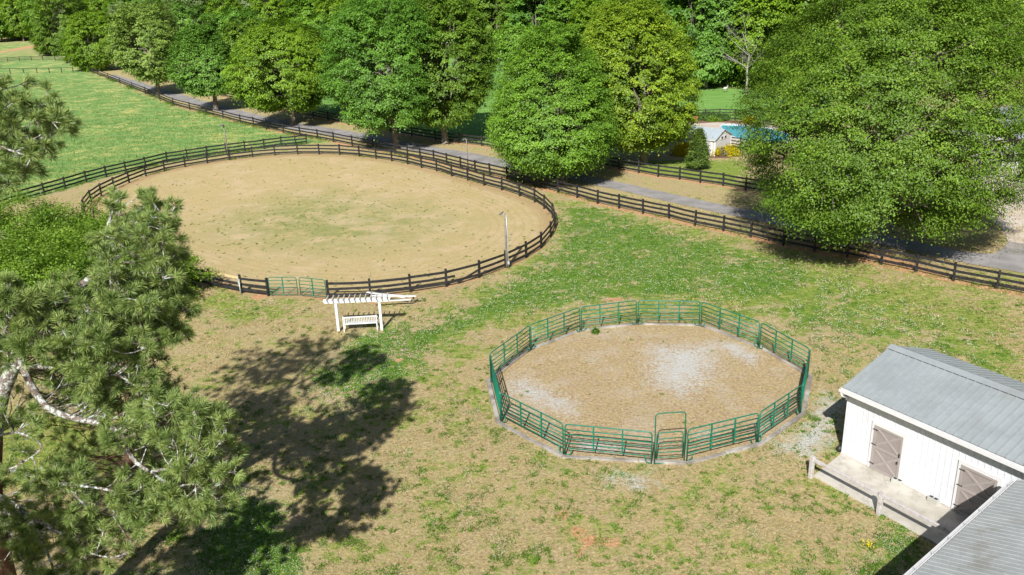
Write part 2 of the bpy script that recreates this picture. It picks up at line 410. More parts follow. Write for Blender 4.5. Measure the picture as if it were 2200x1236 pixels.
oaks = [
 # name label base top left right crownbottom matkey shape seed nleaf
 ('oak_tree', 'biggest olive green oak of the row, beside the pale concrete pad', (1822, 526), -45, 1588, 2195, 470, 'olive', 'round', 1, 430000, .068),
 ('oak_tree', 'broad mid green oak with low tiered branches just right of the oval ring', (1205, 392), 62, 1032, 1330, 350, 'mid', 'tier', 42, 210000, .085),
 ('oak_tree', 'tall yellow green oak behind the tiered oak, left of the pool shed', (1383, 352), -10, 1225, 1482, 300, 'yellow', 'round', 3, 170000, .10),
 ('oak_tree', 'deep green oak above the lamp pole with bare trunk between ring fence and drive', (850, 318), -15, 692, 945, 265, 'deep', 'round', 4, 170000, .10),
 ('oak_tree', 'olive tinged oak with a dark trunk standing across the drive behind the deep green oak', (957, 308), -30, 862, 1070, 235, 'olive', 'round', 5, 120000, .11),
 ('oak_tree', 'round bright green oak on a short trunk right of the slim cool green oak', (630, 268), 38, 496, 722, 225, 'bright', 'round', 6, 120000, .12),
 ('oak_tree', 'slim cool green oak standing free on a thin trunk over the drive', (464, 238), 46, 370, 512, 185, 'cool', 'tier', 8, 80000, .13),
 ('oak_tree', 'pale yellowish oak third from the far end of the row', (342, 204), -5, 232, 395, 160, 'pale', 'round', 9, 80000, .14),
 ('oak_tree', 'round green oak second from the far end of the row', (198, 152), 12, 147, 268, 130, 'bright', 'round', 10, 60000, .165),
 ('oak_tree', 'farthest oak of the row at the corner of the left pasture', (118, 118), -25, 76, 205, 98, 'olive', 'round', 11, 55000, .18),
 ('oak_tree', 'fresh green oak half hidden behind the round bright oak', (735, 244), 38, 655, 800, 195, 'cool', 'round', 12, 60000, .14),
]
for (nm, lab, base, top, l, r, bot, mk, shp, sd, nl, lf) in oaks:
    b, H, W, zb = crown_px(base, top, l, r, bot)
    zb = (2.1 if sd == 1 else .5 if sd in (10, 11) else max(1.0, min(zb * .8, 2.6))); H = min(H, 21) * (1 if sd in (1, 2, 3, 4, 5, 42) else .95)
    ncl = int(3400 if sd == 1 else 2000 if nl > 150000 else 1300)
    cs = W / 9.0
    zm = zb + (H - zb) * .45; pm = PROJ([[b[0], b[1], zm]])[0]; dep = (np.array([b[0], b[1], zm - CH])) @ FWD
    ox = ((l + r) / 2 - pm[0]) * dep / F
    tm = tree_meshes(sd + (300 if sd == 1 else 0), H - .4, W * (.89 if sd == 1 else .88), zb, ncl, nl, lf, LEAF[mk], .26 + W * (.03 if sd == 1 else .022), 'round' if shp == 'round' else 'tier', (.09 if sd == 1 else .14),
                     cl=(.62 * cs + .30, .50 * cs + .26, .26 * cs + .16), branches=60 if sd == 1 else 40, off=(ox + (.15 if sd == 1 else 0), -1.7 if sd == 1 else 0), tt=.30 if sd == 1 else .14, notch=1.9 if sd == 1 else .9 if sd in (4, 6) else 0)
    plant_tree(nm, lab, 'tree', (b[0], b[1], 0), tm, group='oaks lining the drive')

# the wood behind: edge line and rows behind it
edge = [(-60, 84), (90, 92), (300, 112), (520, 118), (760, 124), (1060, 132), (1290, 158), (1475, 184), (1610, 196), (1800, 196), (2060, 170), (2300, 160)]
ep = np.array([G(*p) for p in edge])
seg = np.linalg.norm(np.diff(ep, axis=0), axis=1); cum = np.r_[0, np.cumsum(seg)]
def along(s): return np.array([np.interp(s, cum, ep[:, 0]), np.interp(s, cum, ep[:, 1])])
kinds = [('mid', 19, 5.2, 3), ('cool', 21, 5.0, 5), ('silver', 18, 5.5, 3), ('dark', 20, 4.2, 2), ('bright', 17, 5.6, 2.5), ('olive', 20, 5.3, 4), ('deep', 22, 5.4, 3)]
klabel = ['mid green leafy tree of the wood behind the hay field', 'tall cool green tree of the wood behind the hay field', 'pale silvery green tree of the wood behind the hay field',
          'narrow dark evergreen in the wood behind the hay field', 'bright green tree of the wood behind the hay field', 'olive green tree of the wood behind the hay field', 'tall deep green tree of the wood behind the hay field']
protos = []
for k, (mk, H, W, zb) in enumerate(kinds):
    tm = tree_meshes(50 + k, H, W, zb, 520, 36000, .21, LEAF[mk], .28, 'cone' if mk == 'dark' and False else 'round', .22, cl=(.95, .8, .5), branches=14, bark=M['palebark'] if k in (1, 2) else M['bark'])
    protos.append(tm)
used = [False] * len(kinds)
def wood_tree(k, x, y, s, rz, sz=1.0):
    if not used[k]:
        used[k] = True; t = plant_tree('woodland_tree', klabel[k], 'tree', (x, y, 0), protos[k], rz, 'trees of the wood')
        protos[k] = t
    else:
        t = copy_tree(protos[k]); t.location = (x, y, 0); t.rotation_euler = (0, 0, rz)
    t.scale = (s, s, s * sz); return t
g = np.random.default_rng(3)
nW = 0
for row in range(5):
    s = g.uniform(0, 4)
    while s < cum[-1]:
        p = along(s); q = along(min(s + 1, cum[-1])); d = unit((q - p)[None])[0]; nrm = np.array([-d[1], d[0]])
        if nrm[1] < 0: nrm = -nrm
        x, y = p + nrm * (2 + row * 8.5) + g.normal(size=2) * 1.3
        pr = PROJ([[x, y, 0], [x, y, 18]])
        s += g.uniform(5.5, 8.5) * (1 + row * .10) * (1.0 if y < 200 else 1.45)
        if pr[0, 0] < -90 or pr[0, 0] > 2290 or pr[1, 1] > 300: continue
        wood_tree(int(g.integers(0, len(kinds))) if not (row == 0 and g.random() < .3) else 4, x, y, g.uniform(.72, 1.0) * (1 if row == 0 else 1.12), g.uniform(0, 6.28), g.uniform(.9, 1.15)); nW += 1
# the wood's underbrush reads as one mass
ub = []; ut = []
gg = np.random.default_rng(5)
for s in np.arange(0, cum[-1], .35):
    p = along(s)
    if abs(p[0]) > 150: continue
    m = 26; c = np.c_[p[0] + gg.normal(size=m) * .7, p[1] + 2.5 + gg.random(m) * 5, gg.random(m) ** 1.3 * gg.uniform(1.0, 3.6)]
    ub.append(c)
ub = np.concatenate(ub); nr = unit(np.array([0, -.3, .6]) + gg.normal(size=ub.shape) * .6)
tag(np_mesh('underbrush', leaves(ub, nr, gg.uniform(.12, .3, len(ub)), gg), 4, LEAF['mid'], None, gg.random((len(ub), 2))), 'leafy underbrush along the edge of the wood', 'underbrush', kind='stuff')

# single trees between the drive and the wood
for (lab, base, top, l, r, bot, mk, sd) in [
 ('rounded dark green tree behind the gap between the two left oaks', (520, 140), 14, 462, 580, 118, 'deep', 21),
 ('low olive tree seen over the slim cool green oak', (535, 160), 44, 480, 600, 130, 'olive', 22),
 ('light green tree behind the pale yellowish oak', (415, 150), 8, 350, 470, 120, 'cool', 23),
 ('rounded pale green tree at the edge of the wood left of the dead tree', (1517, 190), 80, 1470, 1566, 165, 'cool', 24),
 ('lime green tree at the edge of the wood touching the yellow green oak', (1452, 190), 55, 1425, 1482, 150, 'yellow', 25),
 ('soft green tree rising behind the two left middle oaks', (700, 165), 30, 640, 770, 130, 'mid', 26),
 ('bushy tree with bright leaves in front of the wood right of the deep green oaks', (1120, 150), 55, 1075, 1190, 130, 'mid', 27),
 ('brownish half bare tree beyond the far left pasture', (42, 84), -10, 12, 78, 60, 'brown', 28),
 ('dark green bushy tree in the far left corner', (4, 90), 20, -50, 50, 78, 'mid', 29)]:
    b, H, W, zb = crown_px(base, top, l, r, bot)
    tm = tree_meshes(sd, H, W * .95, max(.8, min(zb, 3)), 170, 22000 if mk != 'brown' else 9000, .2 if b[1] < 220 else .33, LEAF[mk], .25, 'round', .14, cl=(1.2, 1.0, .55), branches=20)
    plant_tree('leafy_tree', lab, 'tree', (b[0], b[1], 0), tm, sd)
# dead tree and pale trunks
def dead_tree(name, label, base, H, seed, mat, r0=.28):
    g = random.Random(seed); t = thing(name, label, 'tree', g3(*base)); mb = MB()
    def limb(p, d, L, r, lev):
        pts = [p]; rr = [r]
        n = 5
        for i in range(n):
            d = (d + Vector((g.gauss(0, .16), g.gauss(0, .16), g.gauss(.05, .1)))).normalized()
            pts.append(pts[-1] + d * L / n); rr.append(r * (1 - (i + 1) / n * .75))
        mb.tube(pts, rr, 6 if lev == 0 else 4, False)
        if lev < 4:
            for q in range(4 if lev else 10):
                k = g.randint(2 if lev == 0 else 1, n - 1 if lev == 0 else n); dd = (d * .35 + Vector((g.gauss(-.25, .9), g.gauss(0, .6), abs(g.gauss(.35, .3))))).normalized()
                limb(pts[k], dd, L * g.uniform(.4, .6), rr[k] * .6, lev + 1)
    limb(Vector((0, 0, 0)), Vector((0, 0, 1)), H, r0, 0)
    mb.build('trunk', mat, t)
dead_tree('dead_tree', 'bare pale dead tree at the edge of the wood with forked grey branches', (1603, 202), 9.2, 15, M['palebark'], .19)
b = G(1066, 126)
mb = MB(); mb.tube([(b[0], b[1], 0), (b[0] + .1, b[1], 5), (b[0] - .1, b[1], 12)], [.34, .3, .15], 8)
t = thing('tall_trunk', 'straight pale trunk standing at the edge of the wood beside the olive tinged oak', 'tree'); mb.build('trunk', M['palebark'], t, True)

# ------------------------------------------------------------------ surveyed outlines
ARENA = [(706,641),(796,638),(882,628),(959.5,616),(1030,597),(1087,575),(1131,554),(1163,533),(1183,509),(1191,490),(1187,468),(1169,449),(1149,435),(1116.5,422),(1078,409),(1040,399),(1005,388),(970.5,379),(938,368),(906,361),(876,353),(842,346.5),(808,341.5),(772,336.5),(730,333),(686,332),(640,332),(591,334),(543,338),(494,344),(446,351),(398,359),(354,368),(314,379),(278,393),(246,407),(218,421),(197,436),(182,456),(184,482),(202,508),(230,533),(266,556),(310,574),(356,588),(397,602),(453,615),(519.5,629),(577,636)]
ROADF = [(-40,128),(0,128.5)]
NEARF = [(153,135),(170,144),(187,153),(210,161),(233,170),(258,180),(285,191),(313,202),(343,214),(373,227),(408,236.5),(443,245),(480,255),(517,265),(545,271),(573,278),(609,286),(645,293),(683,299),(717,305.5),(757,313.5),(802,322),(850,331),(876,336.5),(903,341),(932,346.5),(960,354),(990,362),(1021,370),(1053,377),(1089,385),(1124,394),(1159,404),(1199,414),(1240,425.5),(1284,438),(1330,448),(1381,459),(1437,470.5),(1493,485),(1554,497),(1613,510),(1683,528),(1749,541),(1820,553),(1893,569),(1968,585),(2048,604),(2141,622),(2238,640),(2340,657)]
PASTF = [(-12,452),(44,434),(96,419),(141,406),(186,392),(229,381),(271,371),(314,361),(359,349.5),(403,343),(446,336),(487,330),(527,325),(568,320),(605,315),(635,312),(659,309)]
FARF = [(420,196),(460,204),(503,212.5),(536,220),(570,228),(605,237),(640,245),(673,252),(705,259),(750,268),(795,277),(840,285),(885,293),(936,302),(985,308),(1035,314),(1080,322),(1130,331),(1180,339),(1230,348),(1280,356),(1330,364),(1372,372),(1414,380),(1460,386),(1504.5,393),(1553.6,400),(1602,409),(1655,418)]
POOLF = [(1400,268),(1440,262),(1483,259),(1515,258),(1546,257),(1579,258),(1599,260),(1640,268),(1690,278)]
LFA = [(-34,136),(-9,135),(17,133.6),(42.5,131.5),(68,130.5),(92.5,130),(119,130.5),(144,133.5),(153,135)]
LFB = [(-30,159.5),(-5,159),(22.6,158.8),(51.5,158.5),(80,157.5),(106.5,157),(133,157),(157.5,156)]
ROADL = [(233,165),(300,188),(417,226.5),(567,267),(766,300),(850,317),(983,339),(1103,363.5),(1200,383),(1330,409),(1466,440.5),(1579,464.5),(1700,490),(1850,518),(1990,548),(2083,567),(2200,587),(2330,606)]
ROADU = [(245,160),(318,182),(430,215.5),(580,253.5),(780,287),(860,303),(990,325),(1110,348.5),(1210,367.5),(1336,392.5),(1466,422),(1576,445),(1700,468),(1850,497),(1990,524),(2075,541.5),(2130,546),(2200,552),(2330,565)]
PENJ = [(1054.6,819),(1076.6,907),(1212,979),(1402,998.5),(1473,993),(1627,954),(1719,890),(1735,810),(1630,749),(1504,701.5),(1368.5,698.5),(1247.5,713.5),(1140,754)]
def GP(l): return np.array([G(*p) for p in l])
def inpoly(P, poly):
    x, y = P[:, 0], P[:, 1]; n = len(poly); ins = np.zeros(len(P), bool)
    for i in range(n):
        x1, y1 = poly[i]; x2, y2 = poly[(i + 1) % n]
        c = ((y1 > y) != (y2 > y)); xi = (x2 - x1) * (y - y1) / (y2 - y1 + 1e-12) + x1
        ins ^= c & (x < xi)
    return ins
def dist(P, poly, closed=True):
    D = np.full(len(P), 1e9); n = len(poly)
    for i in range(n if closed else n - 1):
        a = poly[i]; b = poly[(i + 1) % n]; ab = b - a; t = np.clip(((P - a) @ ab) / (ab @ ab + 1e-12), 0, 1)
        D = np.minimum(D, np.linalg.norm(P - (a + t[:, None] * ab), axis=1))
    return D
def area(P, pts, soft=.4):
    pl = GP(pts); d = dist(P, pl); d = np.where(inpoly(P, pl), d, -d)
    return np.clip(d / soft * .5 + .5, 0, 1)
CLOV = [([(650,840),(700,760),(770,705),(900,690),(1000,650),(1085,600),(1185,530),(1205,440),(1300,445),(1480,505),(1700,560),(1770,605),(1690,650),(1500,640),(1350,648),(1130,668),(1010,705),(930,770),(860,850),(720,880)], 1.0, 1.6),
        ([(1600,650),(1800,600),(2000,690),(2200,770),(2200,850),(2050,800),(1900,740),(1750,745),(1650,700)], .72, 2.0),
        ([(500,1040),(600,1070),(650,1150),(670,1260),(400,1260),(440,1120)], 1.2, .9), ([(-20,1180),(200,1200),(380,1130),(420,1250),(-20,1260)], .5, 1.0),
        ([(1400,640),(1560,640),(1720,740),(1780,830),(1880,770),(1700,650)], .45, 1.5),
        ([(1900,1080),(1980,1130),(2060,1200),(2040,1300),(1850,1300),(1880,1170)], .9, .8),
        ([(1170,1002),(1230,998),(1225,1016),(1175,1014)], .8, .3)]
GREENISH = [([(420,660),(480,610),(560,650),(620,640),(640,680),(500,700)], .5, .6), ([(1195,430),(2200,640),(2200,830),(1800,720),(1300,660),(1000,740),(800,900),(700,860),(1000,640),(1180,520)], .55, 3.0),
            ([(900,1050),(1300,1030),(1850,1080),(2000,1180),(1900,1300),(700,1300),(760,1160)], .14, 2.5), ([(850,850),(1050,800),(1060,900),(1000,950),(900,880)], .3, 1.5),
            ([(2050,570),(2200,600),(2200,626),(2040,600)], .4, 1), ([(-20,880),(220,900),(240,1010),(60,1040),(-20,1040)], .8, 1.0), ([(1440,345),(1600,345),(1600,400),(1500,385),(1400,370),(1300,350)], .8, 1.0), ([(600,870),(760,800),(1000,760),(1060,830),(880,900),(700,960)], .25, 2.0)]
GRAV = [([(1385,740),(1540,735),(1550,800),(1480,860),(1390,830)], .9, 2.6), ([(1525,728),(1580,735),(1640,765),(1620,790),(1560,760)], .9, 1.3), ([(1095,815),(1130,815),(1230,860),(1240,900),(1190,880),(1095,850)], .95, 1.8),
        ([(1215,750),(1300,752),(1330,790),(1240,790)], .6, 1.8), ([(1225,930),(1340,950),(1390,980),(1230,975)], .65, .5), ([(1480,925),(1560,910),(1560,940),(1480,960)], .5, .4),
        ([(1760,830),(1830,860),(1800,960),(1740,990),(1700,980),(1640,985),(1660,950),(1730,900)], .8, 1.2), ([(1280,1010),(1380,1012),(1420,1040),(1380,1060),(1290,1045)], .8, 1.3)]
ARG = [([(470,470),(620,420),(720,410),(800,430),(900,440),(980,480),(880,520),(720,540),(560,530),(480,500)], .9, 4.0)]
def zones(P):
    ar = area(P, ARENA, .5); pn = area(P, PENJ, .3)
    clo = np.zeros(len(P)); gr = clo.copy(); gv = clo.copy(); ag = clo.copy()
    for l, a, s in CLOV: clo = np.maximum(clo, area(P, l, s) * a)
    for l, a, s in GREENISH: gr = np.maximum(gr, area(P, l, s) * a)
    for l, a, s in GRAV: gv = np.maximum(gv, area(P, l, s) * a)
    for l, a, s in ARG: ag = np.maximum(ag, area(P, l, s) * a)
    nf = GP(NEARF); pf = GP(PASTF)
    past = area(P, [(-900,470),(-12,452)] + PASTF[1:] + [(700,308)] + NEARF[:20][::-1] + [(153,134)] + [(60,100),(40,90),(-900,70)], .5)
    past = np.maximum(past, area(P, [(-900,134),(153,134),(100,105),(60,93),(-900,72)], .5))
    hay = area(P, [(503,200),(673,240),(800,270),(985,303),(1150,320),(1300,330),(1440,262),(1600,258),(1800,270),(1800,190),(1600,190),(1475,178),(1290,150),(1060,125),(700,118)], 1.5)
    red = np.clip(1 - dist(P, nf, False) / .9, 0, 1) * .85
    red = np.maximum(red, np.clip(1 - dist(P, GP(FARF), False) / .9, 0, 1) * .8)
    red = np.maximum(red, np.clip(1 - dist(P, GP(ARENA)) / .9, 0, 1) * .55)
    red = np.maximum(red, np.clip(1 - dist(P, GP(PENJ)) / .55, 0, 1) * .5)
    red = np.maximum(red, area(P, [(1820,553),(2050,604),(2050,592),(1900,540),(1700,515),(1600,500)], .8) * .8)
    red = np.maximum(red, area(P, [(60,95),(92,98),(100,112),(92,122),(60,108)], 2) * 1.2)
    for c, r in [((1207,1106), .35), ((1268,1160), .5), ((1315,1165), .4), ((1240,1140), .4), ((1247,1190), .3), ((1330,643), .4), ((858,775), .35), ((480,610), .5), ((555,638), .6), ((1305,643), .35), ((690,640), .5), ((800,650), .4), ((470,790), .3)]:
        red = np.maximum(red, np.clip(1.3 - np.linalg.norm(P - G(*c), axis=1) / r, 0, 1) * .9)
    verge = area(P, [(1466,387),(1602,409),(1700,430),(1700,470),(1103,352),(983,328),(780,289),(580,255),(420,214),(420,198),(640,247),(936,304),(1330,366)], .6)
    lawn = np.zeros(len(P))
    return ar, pn, clo, past, red, gv, ag, gr, hay

# ------------------------------------------------------------------ ground
def axis(parts):
    a = []
    for lo, hi, n in parts: a += list(np.linspace(lo, hi, n, endpoint=False))
    a.append(parts[-1][1]); return np.array(a)
xs = axis([(-1600, -200, 18), (-200, -60, 70), (-60, 30, 260), (30, 110, 80), (110, 1600, 24)])
ys = axis([(-120, 14, 16), (14, 62, 150), (62, 130, 130), (130, 240, 90), (240, 2200, 40)])
XX, YY = np.meshgrid(xs, ys); P2 = np.c_[XX.ravel(), YY.ravel()]
Z = zones(P2)
nx, ny = len(xs), len(ys)
me = bpy.data.meshes.new('ground'); me.vertices.add(nx * ny)
relief = (np.sin(P2[:, 0] * 1.9 + 2 * np.sin(P2[:, 1] * .7)) * np.sin(P2[:, 1] * 1.6 + np.sin(P2[:, 0] * 1.1)) * .012 + rng.normal(size=len(P2)) * .006)
relief -= .012
co = np.c_[P2, np.where(P2[:, 1] < 70, relief, -.01)]
me.vertices.foreach_set('co', co.astype(np.float32).ravel())
ii = (np.arange(ny - 1)[:, None] * nx + np.arange(nx - 1)[None]).ravel()
q = np.stack([ii, ii + 1, ii + nx + 1, ii + nx], 1).astype(np.int32)
me.loops.add(q.size); me.loops.foreach_set('vertex_index', q.ravel()); me.polygons.add(len(q))
me.polygons.foreach_set('loop_start', np.arange(0, q.size, 4, dtype=np.int32)); me.update(calc_edges=True)
me.polygons.foreach_set('use_smooth', np.ones(len(q), bool))
for nm, tr in (('za', (Z[0], Z[1], Z[2])), ('zb', (Z[3], Z[4], Z[5])), ('zc', (Z[6], Z[7], Z[8])), ('zd', (np.clip(dist(P2, GP(ARENA)) / 10, 0, 1), Z[0] * 0, Z[0] * 0))):
    a = me.color_attributes.new(nm, 'FLOAT_COLOR', 'POINT'); a.data.foreach_set('color', np.stack([*tr, np.ones(len(P2))], 1).astype(np.float32).ravel())
me.materials.append(M['ground'])
tag(link(bpy.data.objects.new('ground', me)), kind='structure')

def strip(name, L, U, z, mat, kind='structure'):
    a = GP(L); b = GP(U); mb = MB(); n = len(a)
    vs = [(p[0], p[1], z) for p in a] + [(p[0], p[1], z) for p in b]
    mb.add(vs, [(i, i + 1, n + i + 1, n + i) for i in range(n - 1)]); return tag(mb.build(name, mat), kind=kind)
def dense(l, k=4):
    out = []
    for i in range(len(l) - 1):
        for j in range(k):
            t = j / k; out.append((l[i][0] * (1 - t) + l[i + 1][0] * t + random.gauss(0, .6), l[i][1] * (1 - t) + l[i + 1][1] * t + random.gauss(0, .25)))
    out.append(l[-1]); return out
strip('driveway', dense(ROADL), dense(ROADU), .012, M['asphalt'])
def sheet(name, pts, z0, z1, mat):
    mb = MB(); mb.poly([tuple(G(*p)) for p in pts], z0, z1); return mb.build(name, mat)
tag(sheet('concrete_pad', [(2164,518),(2160,500),(2120,462),(2060,420),(1990,395),(1985,362),(2300,352),(2420,440),(2420,552),(2200,523)], -.05, .02, M['pad']), kind='structure')
tag(sheet('driveway_apron', [(2166,519),(2200,524),(2425,554),(2425,575),(2200,551.5),(2132,545.5),(2152,536)], -.05, .016, M['asphalt']), kind='structure')

# ------------------------------------------------------------------ board fences
def fence(label, pts, h=1.2, boards=(.27, .63, 1.0), bh=.155, side=1, closed=False, gates=(), name='board_fence', pw=.13, skip=(), special=None, group=None, mat='black'):
    W = [g3(*p) for p in pts]
    cen = sum(W, Vector((0, 0, 0))) / len(W)
    t = thing(name, label, 'fence', (cen.x, cen.y, 0), 0, group)
    W = [w - Vector((cen.x, cen.y, 0)) for w in W]
    n = len(W); rr = random.Random(n)
    for i, w in enumerate(W):
        a = W[max(i - 1, 0)]; b = W[min(i + 1, n - 1)]; d = b - a; rz = math.atan2(d.y, d.x)
        mb = MB(); mb.box((0, 0, h / 2 - .15), (pw, pw, h + .3), rz); o = mb.build('post', M[mat], t, bevel=.008); o.location = w
        o.rotation_euler = (rr.gauss(0, .015), rr.gauss(0, .015), 0)
    for i in range(n if closed else n - 1):
        if i in skip: continue
        a = W[i]; b = W[(i + 1) % n]; d = (b - a).normalized(); nrm = Vector((-d.y, d.x, 0)) * side * (pw / 2 + .022)
        mb = MB(); mid = (a + b) / 2
        for k, z in enumerate(boards):
            if special and (i, k) in special: continue
            za, zb = z + rr.gauss(0, .012), z + rr.gauss(0, .012)
            A = a + nrm + Vector((0, 0, za)) - mid; B = b + nrm + Vector((0, 0, zb)) - mid
            m2 = (A + B) / 2 + Vector((0, 0, -abs(rr.gauss(0, .012))))
            mb.beam(A - d * .04, m2, .035, bh); mb.beam(m2, B + d * .035, .034, bh - .002)
        o = mb.build('board_panel', M[mat], t); o.location = mid
    return t, W
ti, Wp = fence('black three board fence running all round the sandy oval ring', ARENA, side=-1, special={(2, 9): 0, (3, 1): 0, (46, 2): 0}, mat='black')
# bay with the new pale top board, bay with the broken board
d = (Wp[46] - Wp[47]).normalized()
for (i, j) in ((46, 47),):
    a, b = Wp[i], Wp[j]; n_ = Vector((-(b - a).y, (b - a).x, 0)).normalized() * -.09
    mb = MB(); mb.beam(a + n_ + Vector((0, 0, 1.03)), b + n_ + Vector((0, 0, 1.03)), .035, .15); o = mb.build('new_board', M['newwood'], ti); o['label'] = 'unpainted new pine top board'
a, b = Wp[3], Wp[4]; n_ = Vector((-(b - a).y, (b - a).x, 0)).normalized() * -.09; mb = MB()
mb.beam(a + n_ + Vector((0, 0, .63)), a.lerp(b, .24) + n_ + Vector((0, 0, .60)), .035, .14)
mb.beam(b + n_ + Vector((0, 0, .62)), a.lerp(b, .30) + n_ * 1.4 + Vector((0, 0, .12)), .035, .13)
o = mb.build('broken_board', M['black'], ti); o['label'] = 'snapped middle board hanging to the ground'
fence('long black three board fence along the near side of the drive', NEARF, side=1)
fence('black three board pasture fence curving in from the left edge above the ring', PASTF, side=1)
fence('black three board fence on the far verge of the drive under the oaks', FARF, side=1)
fence('black board fence on the hay field side of the swimming pool', POOLF, h=1.35, boards=(.2, .55, .9, 1.22), bh=.12)
fence('black three board cross fence in the far left pasture', LFA, h=1.15, boards=(.35, .68, 1.02), bh=.12)
fence('low single rail fence ending alone in the left pasture', LFB, h=1.15, boards=(1.08,), bh=.1, name='rail_fence')
fence('short black fence between the pool shed and the pool', [(1562,317),(1590,322),(1620,328),(1650,334)], h=1.3, boards=(.2, .5, .8, 1.15), bh=.1)

# ------------------------------------------------------------------ tube gates and round pen panels
def arc(c, r, a0, a1, ax, n=5):
    return [c + ax * (r * math.cos(a0 + (a1 - a0) * k / n)) + Vector((0, 0, r * math.sin(a0 + (a1 - a0) * k / n))) for k in range(n + 1)]
def tube_panel(name, label, A, B, h, zs, z0, feet=True, braces=2, group=None, cat='panel', diag=False, gap=.05, tr=.029, lean=0):
    A = Vector(A); B = Vector(B); L = (B - A).length; X = Vector((1, 0, 0))
    t = thing(name, label, cat, A, math.atan2((B - A).y, (B - A).x), group)
    x0, x1, r = gap, L - gap, .16
    pts = [Vector((x0, 0, z0 if not feet else .02))] + arc(Vector((x0 + r, 0, h - r)), r, math.pi, math.pi / 2, X) + arc(Vector((x1 - r, 0, h - r)), r, math.pi / 2, 0, X) + [Vector((x1, 0, z0 if not feet else .02))]
    mb = MB(); mb.tube(pts, tr, 7); mb.build('frame', M['green'], t, True)
    for z in zs:
        mb = MB(); mb.tube([(x0, 0, z), (x1, 0, z)], tr * .85, 6); mb.build('rail', M['green'], t, True)
    for k in range(braces):
        x = x0 + (x1 - x0) * (k + 1) / (braces + 1); mb = MB()
        mb.box((x, .0, (h + zs[-1]) / 2), (.055, .05, h - zs[-1] - .01)); mb.build('brace', M['green'], t)
    if feet:
        for sx, x in ((1, x0), (-1, x1)):
            mb = MB(); c = Vector((x + sx * .12, 0, .14))
            mb.tube([Vector((x, 0, .03)), Vector((x + sx * .10, 0, .03)), Vector((x + sx * .19, 0, .06)), Vector((x + sx * .24, 0, .14)), Vector((x + sx * .25, 0, zs[-1]))], tr * .85, 6)
            mb.build('foot', M['green'], t, True)
    if diag:
        mb = MB(); mb.tube([(x0, .0, zs[-1]), (x0 + (x1 - x0) * .5, 0, zs[1])], tr * .6, 5); mb.build('diagonal_brace', M['green'], t, True)
    return t
J = [g3(*p) for p in PENJ]; JC = Vector((6.24, 36.95, 0))
plabel = ['green corral panel on the far left side of the round pen, seen almost edge on', 'green corral panel at the front left corner of the round pen', 'green corral panel just left of the walk through gate', None,
          'green corral panel just right of the walk through gate', 'green corral panel at the front right corner of the round pen', 'green corral panel on the right side of the round pen, seen edge on',
          'green corral panel at the back right corner, ending at the edge-on right panel', 'second green corral panel right of the level one at the back of the pen', 'level green corral panel in the middle of the back of the round pen',
          'green corral panel just left of the level one at the back of the pen', 'second green corral panel left of the level one, beside the sprouting weed', 'green corral panel at the back left corner, rising to the far left panel']
HP = 1.43
for i in range(13):
    A, B = J[i], J[(i + 1) % 13]
    if i == 3: continue
    d = (B - A).normalized()
    tube_panel('corral_panel', plabel[i], A + Vector((0, 0, .03)), B, HP, [HP * .83, HP * .68, HP * .54, HP * .40, HP * .24], .24, group='green corral panels of the round pen')
# walk-through gate
A, B = J[3], J[4]; L = (B - A).length
t = thing('pen_gate', 'tall green walk through gate with a high bow in the front of the round pen', 'gate', A, math.atan2((B - A).y, (B - A).x))
X = Vector((1, 0, 0)); r = .16; x0, x1, h = .07, L - .07, 2.28
mb = MB(); mb.tube([Vector((x0, 0, .02))] + arc(Vector((x0 + r, 0, h - r)), r, math.pi, math.pi / 2, X) + arc(Vector((x1 - r, 0, h - r)), r, math.pi / 2, 0, X) + [Vector((x1, 0, .02))], .026, 7); mb.tube([(x0, 0, .04), (x1, 0, .04)], .022, 6); mb.build('bow_frame', M['green'], t, True)
x0 += .07; x1 -= .07
lf = MB(); lf.tube([Vector((x0, 0, .28))] + arc(Vector((x0 + r, 0, 1.42 - r)), r, math.pi, math.pi / 2, X) + arc(Vector((x1 - r, 0, 1.42 - r)), r, math.pi / 2, 0, X) + [Vector((x1, 0, .28))], .024, 7); leafo = lf.build('gate_leaf', M['green'], t, True)
for z in (1.14, .94, .73, .52, .30):
    mb = MB(); mb.tube([(x0, 0, z), (x1, 0, z)], .02, 6); mb.build('rail', M['green'], leafo, True)
# arena double gate
for (p, q, lab) in (((580,637.5), (642,637.5), 'left leaf of the green tube gate in the ring fence'), ((646,638), (703,643.5), 'right leaf of the green tube gate in the ring fence, sagging')):
    tube_panel('tube_gate', lab, g3(*p), g3(*q), 1.28, [1.07, .84, .62, .38, .14], .14, feet=False, braces=1, cat='gate', diag=True, gap=.03, tr=.027, group='leaves of the ring gate')
# kerb ring under the pen
kl = ['grey concrete kerb stones bedded along the foot of the round pen']
rr = random.Random(5)
for i in range(13):
    a = JC + (J[i] - JC) * 1.018; b = JC + (J[(i + 1) % 13] - JC) * 1.018
    if i == 3: continue
    if i == 2: b = JC + (J[4] - JC) * 1.018
    d = (b - a).normalized(); mid = a.lerp(b, rr.uniform(.35, .65))
    for (p, q) in ((a, mid), (mid, b)):
        mb = MB(); dz = rr.uniform(-.03, .02)
        mb.beam(p + d * .012 + Vector((0, 0, .02 + dz)), q - d * .012 + Vector((0, 0, .02 + dz + rr.gauss(0, .008))), .2, .13)
        o = mb.build('kerb_stone', M['curb'], None, bevel=.012); tag(o, 'weathered grey kerb stone bedded along the foot of the round pen', 'kerb stone', 'kerb stones round the pen')

# ------------------------------------------------------------------ white barn with two stable doors
cB = np.array([13.003, 30.157]); uB = np.array([.53113, -.84729]); bB = np.array([.84729, .53113])
RB = math.atan2(uB[1], uB[0])          # local +x runs along the front wall, local -y points to the wall's front
def barn_local(u, b): return cB + uB * u + bB * b
